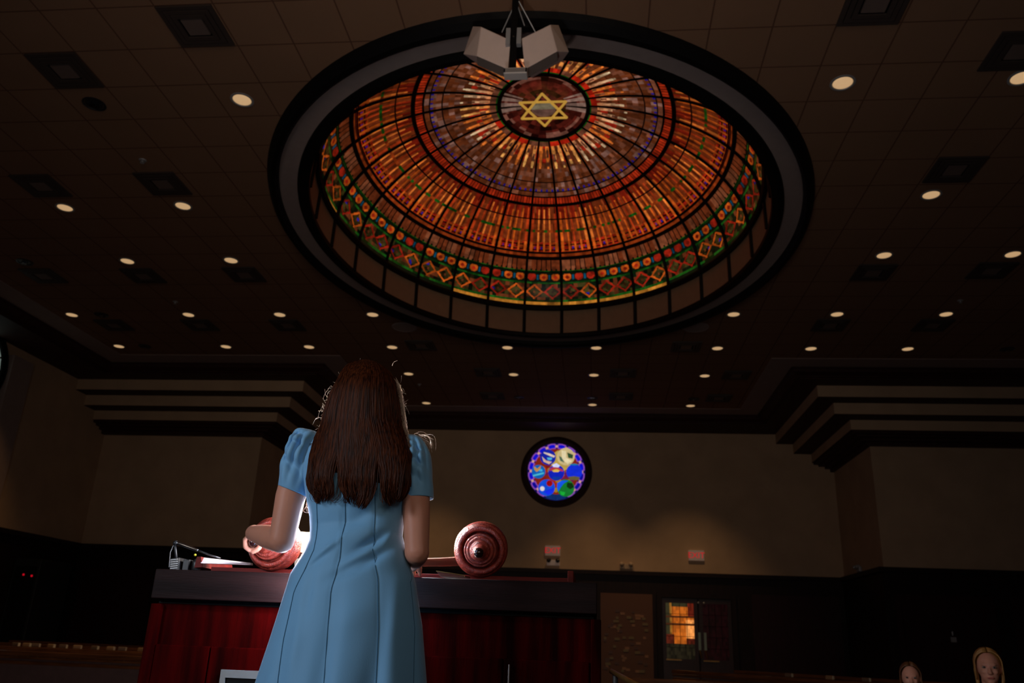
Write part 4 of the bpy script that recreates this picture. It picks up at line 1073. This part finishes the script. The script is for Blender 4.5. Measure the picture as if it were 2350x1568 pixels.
def dents(v, lst):
    # soft hollows and ridges of the cloth: centre (px, py), half sizes, tilt in degrees, depth
    d = 0
    if v.y < .03:
        for (cx0, cz0, a0, b0, th_, dep) in lst:
            dx, dz = v.x-cx0, v.z-cz0; c_, s_ = math.cos(th_), math.sin(th_)
            u_, w_ = (dx*c_+dz*s_)/a0, (-dx*s_+dz*c_)/b0
            if abs(u_) < 3 and abs(w_) < 3: d += dep*math.exp(-u_*u_-w_*w_)
    return Vector((v.x, v.y+d, v.z))
def dl_(lst): return [(gp(px, py).x, gp(px, py).z, a*.0013, b*.0013, math.radians(t), dep) for px, py, a, b, t, dep in lst]
DD = dl_([(868, 1255, 34, 9, 38, .014), (850, 1285, 44, 9, 34, -.010), (880, 1290, 30, 8, 40, .010), (775, 1272, 34, 7, 42, -.012), (760, 1290, 30, 8, 44, .008), (835, 1310, 60, 14, 30, .009), (905, 1240, 20, 8, 60, -.008), (740, 1390, 12, 60, 0, .008), (840, 1420, 40, 30, 20, -.007), (845, 1200, 26, 12, 30, .006), (925, 1420, 14, 80, 0, -.006), (720, 1480, 16, 80, -8, -.007)])
DL = dl_([(698, 1004, 13, 6, -12, .016), (699, 1026, 13, 8, -30, .016), (688, 1015, 22, 6, -15, -.008), (672, 1060, 40, 7, -58, .012), (692, 1078, 26, 8, -62, .020), (682, 1062, 40, 7, -60, -.008), (662, 1090, 30, 9, -70, -.006)])
DR = dl_([(948, 1018, 24, 5, -12, .010), (955, 1035, 26, 6, -20, .014), (962, 1048, 24, 6, -35, -.008), (958, 1062, 26, 7, -38, .014), (968, 1082, 34, 7, -44, -.008), (958, 1100, 36, 9, -40, .010)])
def seam_th(z, which): return 0
seampx = {'a': [(1150, 748), (1270, 745), (1315, 727), (1363, 702.6), (1470, 686.6), (1566, 684)], 'b': [(1150, 817), (1297, 806.6), (1363, 793), (1470, 790.6), (1566, 790)], 'c': [(1150, 879), (1270, 875), (1337, 890), (1443, 895), (1566, 894)], 'd': [(1337, 948), (1443, 960), (1566, 962)]}
seamx = {k: [(gp(x, y).z, gp(x, y).x) for y, x in v] for k, v in seampx.items()}
def dress_pt(z, th):
    l_, r_ = interp(Lz, z), interp(Rz, z); b = interp(DEP, z)
    cx_, a = (l_+r_)/2, (r_-l_)/2
    ct, st = math.cos(th), math.sin(th); p = 2.25
    x = cx_+a*math.copysign(abs(ct)**(2/p), ct); y = b*math.copysign(abs(st)**(2/p), st)
    k = max(0, min(1, (zs(820, 1290)-z)/.5))                 # flare folds grow toward the hem
    f = 1+.045*k*math.cos(th*9+.6)+.03*k*math.cos(th*5+2)
    x = cx_+(x-cx_)*(1+(f-1)*.25); y = y*f
    if st < 0:
        w = z-zs(820, 1215)
        y += .0065*math.sin((x*26)-(z*52)+.8)*math.exp(-((z-zs(880, 1245))/.075)**2)*(1 if x > cx_-.02 else .45)   # creases across the small of the back
        for kx, tab in seamx.items():
            if z < tab[0][0]+.05:
                y += .0018*math.exp(-((x-interp(tab, z))/.006)**2) + .016*min(1, k*1.6)*math.exp(-((x-interp(tab, z)-.012*math.sin(z*9+len(tab)))/.026)**2)
    return dents(Vector((x, y, z)), DD)
zz = list(np.linspace(zhem, ztop, 190))
dr = MB(); dr.loft([[dress_pt(z, 2*PI*k/DN) for k in range(DN)] for z in zz], False, False)
do = dr.build('dress', DRESS, G, smooth=True)
for kx, tab in seamx.items():
    pts = []
    z1 = tab[0][0]+.04; 
    for z in np.linspace(zhem, z1, 60):
        xx = interp(tab, z); l_, r_ = interp(Lz, z), interp(Rz, z); cx_, a = (l_+r_)/2, (r_-l_)/2
        c_ = max(-.995, min(.995, (xx-cx_)/a)); ct = math.copysign(abs(c_)**(2.25/2), c_); th = -math.acos(ct)
        pts.append(dress_pt(z, th)+Vector((0, -.0008, 0)))
    MB().tube(pts, .0012, 5).build('seam', SEAM, do)
# neckline yoke joining bodice to sleeves
yk = MB()
rr_ = []
for (pxl, pxr, py, b) in ((768, 892, 1000, .052), (742, 918, 1006, .062), (716, 944, 1013, .074), (704, 955, 1030, .087)):
    l_, r_ = gp(pxl, py), gp(pxr, py); rr_.append(ring(((l_.x+r_.x)/2, 0, (l_.z+r_.z)/2), (r_.x-l_.x)/2, b, 48))
yk.loft(rr_, False, False).build('yoke', DRESS, do, smooth=True)
# puffed sleeves
def sleeve(rows_, phase, DS):
    mb = MB(); rings = []
    n = 96
    for i, (l, r, b, dy, g_) in enumerate(rows_):
        L_, R_ = gp(*l), gp(*r); c = (L_+R_)/2; d = (R_-L_)/2
        rings.append([c+d*math.cos(t)+Vector((0, (b+g_*math.cos(t*11+phase+i*.5)*.5)*math.sin(t)+dy, 0))*(1) + d*math.cos(t)*g_*2*math.cos(t*9+phase) for t in (2*PI*k/n for k in range(n))])
    # smooth interpolation between rows
    out = []
    for i in range(len(rings)-1):
        p0, p1, p2, p3 = rings[max(i-1, 0)], rings[i], rings[i+1], rings[min(i+2, len(rings)-1)]
        for s_ in range(9):
            t = s_/9
            out.append([.5*((2*b_)+(-a_+c_)*t+(2*a_-5*b_+4*c_-d_)*t*t+(-a_+3*b_-3*c_+d_)*t**3) for a_, b_, c_, d_ in zip(p0, p1, p2, p3)])
    out.append(rings[-1])
    out = [[dents(v, DS) for v in r] for r in out]
    mb.loft(out, True, False)
    o = mb.build('sleeve', DRESS, do, smooth=True)
    so = o.modifiers.new('cloth', 'SOLIDIFY'); so.thickness = .003; so.offset = -1
    return o
sleeve([((705, 989), (730, 996), .020, 0, .0), ((684, 989), (742, 1010), .048, 0, .004), ((672, 1010), (738, 1030), .064, 0, .018), ((660, 1038), (730, 1062), .070, 0, .016), ((651, 1066), (722, 1092), .067, 0, .007), ((649, 1088), (716, 1116), .062, 0, .004), ((644, 1116), (706, 1142), .054, 0, .0)], .4, DL)
sleeve([((930, 1003), (958, 1003), .020, 0, .0), ((922, 1014), (970, 1013), .046, 0, .004), ((920, 1034), (981, 1032), .060, 0, .016), ((922, 1060), (987, 1058), .063, 0, .015), ((924, 1090), (989, 1086), .060, 0, .006), ((926, 1118), (991, 1115), .056, 0, .003), ((928, 1146), (992, 1143), .050, 0, .0)], 2.0, DR)
# hair: a full fall over the back, with separate locks and strays
hl = [(829, 838), (838, 812), (850, 796), (870, 786), (890, 777), (906, 768), (935, 757), (961, 748), (986, 737), (1007, 723), (1035, 714), (1073, 706), (1105, 702), (1125, 706), (1140, 716)]
hr = [(829, 850), (838, 872), (850, 888), (862, 898), (880, 908), (906, 914), (938, 919), (978, 921), (1000, 929), (1035, 938), (1073, 941), (1105, 942), (1125, 939), (1140, 932)]
YH = lambda y: YG-.010-.075*max(0, min(1, (y-960)/80))
Hl = [(gp(x, y, YH(y)).z, gp(x, y, YH(y)).x-.002) for y, x in hl]; Hr = [(gp(x, y, YH(y)).z, gp(x, y, YH(y)).x+.002) for y, x in hr]
hzt = Hl[0][0]; hz1 = hc.z-.06; hzb = Hl[-1][0]
hm = MB(); rings = []
HN = 200
def hair_c(z):
    """centre y, half depth of the hair mass at height z"""
    if z > hz1:
        return -.010, .112*math.sqrt(max(.0, 1-(max(0, z-hc.z+.01)/(hzt-hc.z+.0105))**2))
    g_ = min(1, (hz1-z)/.16); g_ = g_*g_*(3-2*g_)
    return -.010-.070*g_, .112-.064*g_
def hair_pt(z, th, k=1.0):
    l_, r_ = interp(Hl, z), interp(Hr, z); cy_, b = hair_c(z); cx_, a = (l_+r_)/2, (r_-l_)/2
    return Vector((cx_+a*k*math.cos(th), cy_+b*k*math.sin(th), z))
for z in np.linspace(hzb+.035, hzt-.001, 90):
    rings.append([hair_pt(z, th)*1 + Vector((0, 0, 0)) for th in (2*PI*k/HN for k in range(HN))])
    for k in range(HN):
        th = 2*PI*k/HN
        amp = .0014*(1+.8*(hzt-z)); w = math.cos(k*1.9+math.sin(k*.7)*2+z*6)+.6*math.cos(k*.83+z*3)
        c0 = hair_pt(z, th, 0)
        d = rings[-1][k]-c0; 
        if d.length > 1e-5: rings[-1][k] = rings[-1][k]-d.normalized()*amp*(.6+w*.5)
# cut the front open over the face: push front verts of the mass behind the brow
for r_ in rings:
    for v in r_:
        if v.y > .045 and v.z < hc.z+.045: v.y = .045
for r_ in rings[:12]:                                    # the mass thins out toward the ends
    f_ = .35+.65*(rings.index(r_)/12)**.7; yc = sum(v.y for v in r_)/len(r_)
    for v in r_: v.y = yc+.012+(v.y-yc-.012)*f_
hm.loft(rings)
ho = hm.build('hair', HAIR, G, smooth=True)
lk = MB(); R_ = random.Random(3)
CLP = [(724, 24, 1150, 1), (764, 26, 1150, -1), (806, 24, 1156, 1), (851, 30, 1167, -1), (893, 22, 1158, 1), (925, 20, 1146, -1)]
CLW = [(gp(px, 1150, YG-.08).x, w_*.00128, gp(px, by, YG-.08).z, sg) for px, w_, by, sg in CLP]
tail_ = lambda f: max(0, (f-.88)/.12)**1.6
for i in range(1250):                                   # fine strands gathered into rounded locks at the ends
    th = -PI*(.01+.98*(i+R_.random())/1250)
    zst = hzt-.006-R_.random()**2*.24
    pe = hair_pt(hzb, th, 1.0)
    cx0, cw, cz0, sg = min(CLW, key=lambda c: abs(c[0]-pe.x-R_.uniform(-.006, .006)))
    q_ = max(-1.2, min(1.2, (pe.x-cx0)/cw))
    zen = cz0-.010+.028*q_*q_+R_.random()**2*.05
    n = 26; pts = []; rad = []; sw = R_.uniform(-.003, .003); ph = R_.uniform(0, 6); r0 = R_.uniform(.0008, .0020); dk = R_.uniform(-.010, .002)
    cur = sg*R_.uniform(.3, 1.0)
    for j in range(n):
        f = j/(n-1); z = zst+(zen-zst)*f
        p = hair_pt(max(z, hzb), th, 1.0-.004*R_.random()); p.z = z
        t1 = max(0, min(1, (hzb+.13-z)/.13)); t1 = t1*t1*(3-2*t1)
        p.x += sw*math.sin(f*5+ph)*1.5 + (cx0-pe.x)*.26*t1 + cur*.010*math.sin(t1*PI)*(1-.3*abs(q_))
        p.x += sg*.012*tail_(f)
        p.y += dk*t1 + .010*max(0, t1-.7)/.3*(1-abs(q_)*.5)
        tail = max(0, (f-.86)/.14)
        pts.append(p); rad.append(r0*(min(1, .35+f*3))*(1-.8*tail**2))
    lk.tube(pts, rad, 5)
for (px, py, sgn, rr_c, nn_) in ((716, 1118, 1, .013, 5), (724, 1136, 1, .014, 7), (770, 1134, -1, .015, 8), (800, 1140, -1, .014, 8), (815, 1150, 1, .010, 3), (880, 1146, 1, .010, 4), (912, 1138, -1, .009, 4)):     # loosely curled tips
    for w_ in range(nn_):
        c0 = gp(px+R_.uniform(-5, 5), py+R_.uniform(-5, 4), YG-.115); pts = []; r1 = rr_c*R_.uniform(.6, 1.15); en = R_.uniform(.75, 1.35); tl0 = R_.uniform(.05, .10); bend = R_.uniform(.7, 1.4)
        for j in range(22):
            f = j/21; a_ = PI*en*max(0, (f-.3)/.7); pts.append(c0+Vector((-sgn*r1*math.cos(a_)*bend+sgn*.006*math.sin(f*4), -.004*f, -r1*1.3*math.sin(a_)+tl0*max(0, 1-f/.3)**1.1)))
        lk.tube(pts, [.0009*(1-.75*j/21) for j in range(22)], 4)
lk.build('locks', HAIR, ho, smooth=True)['kind'] = 'stuff'
fy = MB()
def stray(px, py, dx, dy_, curl, y=YG-.02, n=10, r=.00042):
    p0 = gp(px, py, y); p1 = gp(px+dx, py+dy_, y+R_.uniform(-.02, .02)); d = p1-p0; nrm = Vector((-d.z, 0, d.x))
    fy.tube([p0+d*(j/n)+nrm*curl*math.sin(PI*j/n) for j in range(n+1)], [r*(1-.5*j/n) for j in range(n+1)], 4)
for (px, py) in ((795, 862), (788, 868), (780, 880), (772, 896), (768, 905), (760, 915), (758, 925), (757, 932), (752, 940), (750, 948), (746, 960), (742, 970), (740, 978), (764, 908), (755, 920), (750, 936), (748, 955)):
    for q_ in range(3): stray(px+R_.uniform(0, 8), py+R_.uniform(-8, 8), R_.uniform(-24, -4), R_.uniform(-18, 12), R_.uniform(-.9, .9))
for (px, py) in ((896, 860), (905, 876), (910, 892), (914, 905), (917, 920), (919, 935), (920, 950), (921, 962), (922, 975), (924, 990), (928, 1000), (912, 898), (918, 928), (920, 944)):
    for q_ in range(3): stray(px+R_.uniform(-6, 0), py+R_.uniform(-8, 8), R_.uniform(3, 22), R_.uniform(-14, 10), R_.uniform(-.8, .8))
for q_ in range(34): stray(950+R_.uniform(-10, 8), 1004+R_.uniform(-3, 3), R_.uniform(18, 46), R_.uniform(2, 42), R_.uniform(.10, .50), YG-.01)
for q_ in range(8): stray(706+R_.uniform(-4, 6), 1152+R_.uniform(0, 10), R_.uniform(0, 8), R_.uniform(14, 34), R_.uniform(-.6, .6), YG+.03)
for (a_, b_, c_, d_, e_) in ((830, 832, -3, -10, .2), (722, 1000, -14, 2, 1.2), (716, 1010, -10, 14, -.8), (704, 1108, -24, -4, -.5), (702, 1112, -18, -2, -.4), (815, 1150, 6, 14, -.6), (900, 840, 12, -12, .2)):
    stray(a_, b_, c_, d_, e_, r=.0009)
def fringe(side, py0, py1, n_):
    tab = Hr if side > 0 else Hl
    for q_ in range(n_):
        ya = R_.uniform(py0, py1); z0 = gp(900, ya, YG).z; ln = R_.uniform(.03, .09); o_ = abs(R_.gauss(0, .003))+.0005; pts = []
        w_ = R_.uniform(-.002, .004); yy = R_.uniform(-.03, .01)
        for j in range(9):
            z = z0-ln*j/8; x = interp(tab, z)+side*(o_+w_*math.sin(PI*j/8)+.002*math.sin(j*1.3+q_)); pts.append(Vector((x, hair_c(z)[0]+.01+yy, z)))
        fy.tube(pts, .00045, 4)
fringe(1, 868, 1000, 220); fringe(-1, 895, 990, 50)  # dense pale hairs added along the edges to draw the rim light
fy.build('stray_hairs', STRAY, ho, smooth=True)['kind'] = 'stuff'

# two people seated among the pews
def seated(label, px, pytop, y, k, hairm, longh, lean=0, blond=False):
    top_ = at_y(px, pytop, y)
    t = thing('person', label, 'person', (top_.x, y, ZF))
    H_ = top_.z-ZF
    Mh_ = Matrix.Translation((0, 0, H_-.112*k)) @ Matrix.Rotation(PI+lean, 4, 'Z') @ Matrix.Rotation(math.radians(-2), 4, 'X')
    b = MB(); head_parts(b, Mh_, k)
    hs = H_-.112*k; sh = hs-.20*k
    b.capsule([(0, .01, hs-.05), (0, .015, sh-.02)], [.048*k, .052*k], 14)
    b.loft([ring((0, .02, z), a*k, d*k, 24) for z, a, d in ((sh+.03, .07, .05), (sh, .16, .08), (sh-.08, .175, .10), (sh-.25, .15, .11), (sh-.42, .14, .11), (sh-.52, .17, .13))])
    hip = sh-.50
    for s_ in (-1, 1):
        b.capsule([(s_*.175*k, .02, sh-.03), (s_*.20*k, .0, sh-.28*k), (s_*.10*k, -.20*k, sh-.40*k)], [.046*k, .038*k, .028*k], 12)
        b.capsule([(s_*.10*k, -.20*k, sh-.40*k), (s_*.05*k, -.27*k, sh-.42*k)], [.028*k, .022*k], 10)
        for f_ in range(4): b.capsule([(s_*(.065-.012*f_)*k, -.27*k, (sh-.41*k)), (s_*(.055-.012*f_)*k, -.33*k, sh-.43*k)], [.009, .008], 8)
        b.capsule([(s_*.075*k, -.22*k, sh-.40*k), (s_*.04*k, -.24*k, sh-.37*k)], [.010, .009], 8)
        b.capsule([(s_*.09*k, .02, hip), (s_*.10*k, -.42*k, hip+.0), (s_*.10*k, -.44*k, .08)], [.085*k, .060*k, .040*k], 14)
        b.capsule([(s_*.10*k, -.44*k, .05), (s_*.11*k, -.58*k, .04)], [.035*k, .03*k], 10)
    remesh(b.build('body', SKIN, t, smooth=True), .007, 2)
    face_bits(t, Mh_, k)
    cl_ = MB(); cl_.loft([ring((0, .02, z), a*k, d*k, 32) for z, a, d in ((sh+.012, .105, .068), (sh-.01, .172, .09), (sh-.08, .190, .112), (sh-.25, .162, .122), (sh-.42, .155, .122), (sh-.56, .19, .15))], False, False)
    cl_.build('dark_top', CLOTHD, t, smooth=True)
    for s_ in (-1, 1):
        MB().capsule([(s_*.175*k, .02, sh-.03), (s_*.20*k, .0, sh-.28*k), (s_*.11*k, -.17*k, sh-.39*k)], [.054*k, .047*k, .038*k], 14).build('sleeve', CLOTHD, t, smooth=True)
        MB().capsule([(s_*.09*k, .02, hip), (s_*.10*k, -.42*k, hip), (s_*.10*k, -.44*k, .14)], [.098*k, .074*k, .055*k], 14).build('trouser_leg', CLOTHD, t, smooth=True)
    # hair: cap of strands parted over the brow and falling at the sides
    hm_ = MB(); Rr = random.Random(int(px))
    hm_.ell((0, -.026*k, .024*k), (.082*k, .092*k, .096*k), 16, 24, Mh_)
    for i in range(90):
        s_ = -1 if i % 2 else 1; a0 = Rr.uniform(.0, 1)
        pts = []
        for j in range(9):
            f = j/8
            an = min(1, f*1.6)*1.75
            x = s_*(.004+.078*math.sin(min(an, PI/2))); yy = (.066-.15*a0)*(1-.35*f); z = .024+(.098-.5*max(0, yy-.02))*math.cos(an)-(longh*.14)*max(0, f-.55)*2
            sc = 1.0
            pts.append(Mh_ @ Vector((x*k*sc, yy*k, z*k)))
        hm_.tube(pts, [k*.0055*(1-.6*q_/8) for q_ in range(9)], 5)
    for s_ in (-1, 1):
        hm_.capsule([Mh_ @ Vector((s_*.068*k, -.01*k, .05*k)), Mh_ @ Vector((s_*.076*k, -.005, -.02*k)), Mh_ @ Vector((s_*.074*k, -.01, -.05*k-.12*longh*k))], [.014*k, .014*k, .010*k], 12)
    hm_.build('hair', hairm, t, smooth=True)
    return t
seated('seated woman with blond hair swept to the side, looking toward the table', 2262, 1491, 6.25, 1.0, HAIRL, .7, -.34)
seated('seated child with brown hair, only the brow and eyes in view at the picture foot', 2086, 1523, 6.32, .80, HAIRB, .9, -.30)
_lamp('downlight_beam', 'SPOT', (2.64, 7.0, ZC-.03), 7, (1.0, .62, .30), .05, aim=(2.3, 6.1, 0), spot=math.radians(50), blend=.8)
_lamp('downlight_beam', 'SPOT', (-5.99, 10.05, ZC-.03), 300, (1.0, .66, .36), .05, aim=(-5.9, 10.0, -1), spot=math.radians(90), blend=.8)  # stronger beam added at this downlight to brighten the left pews
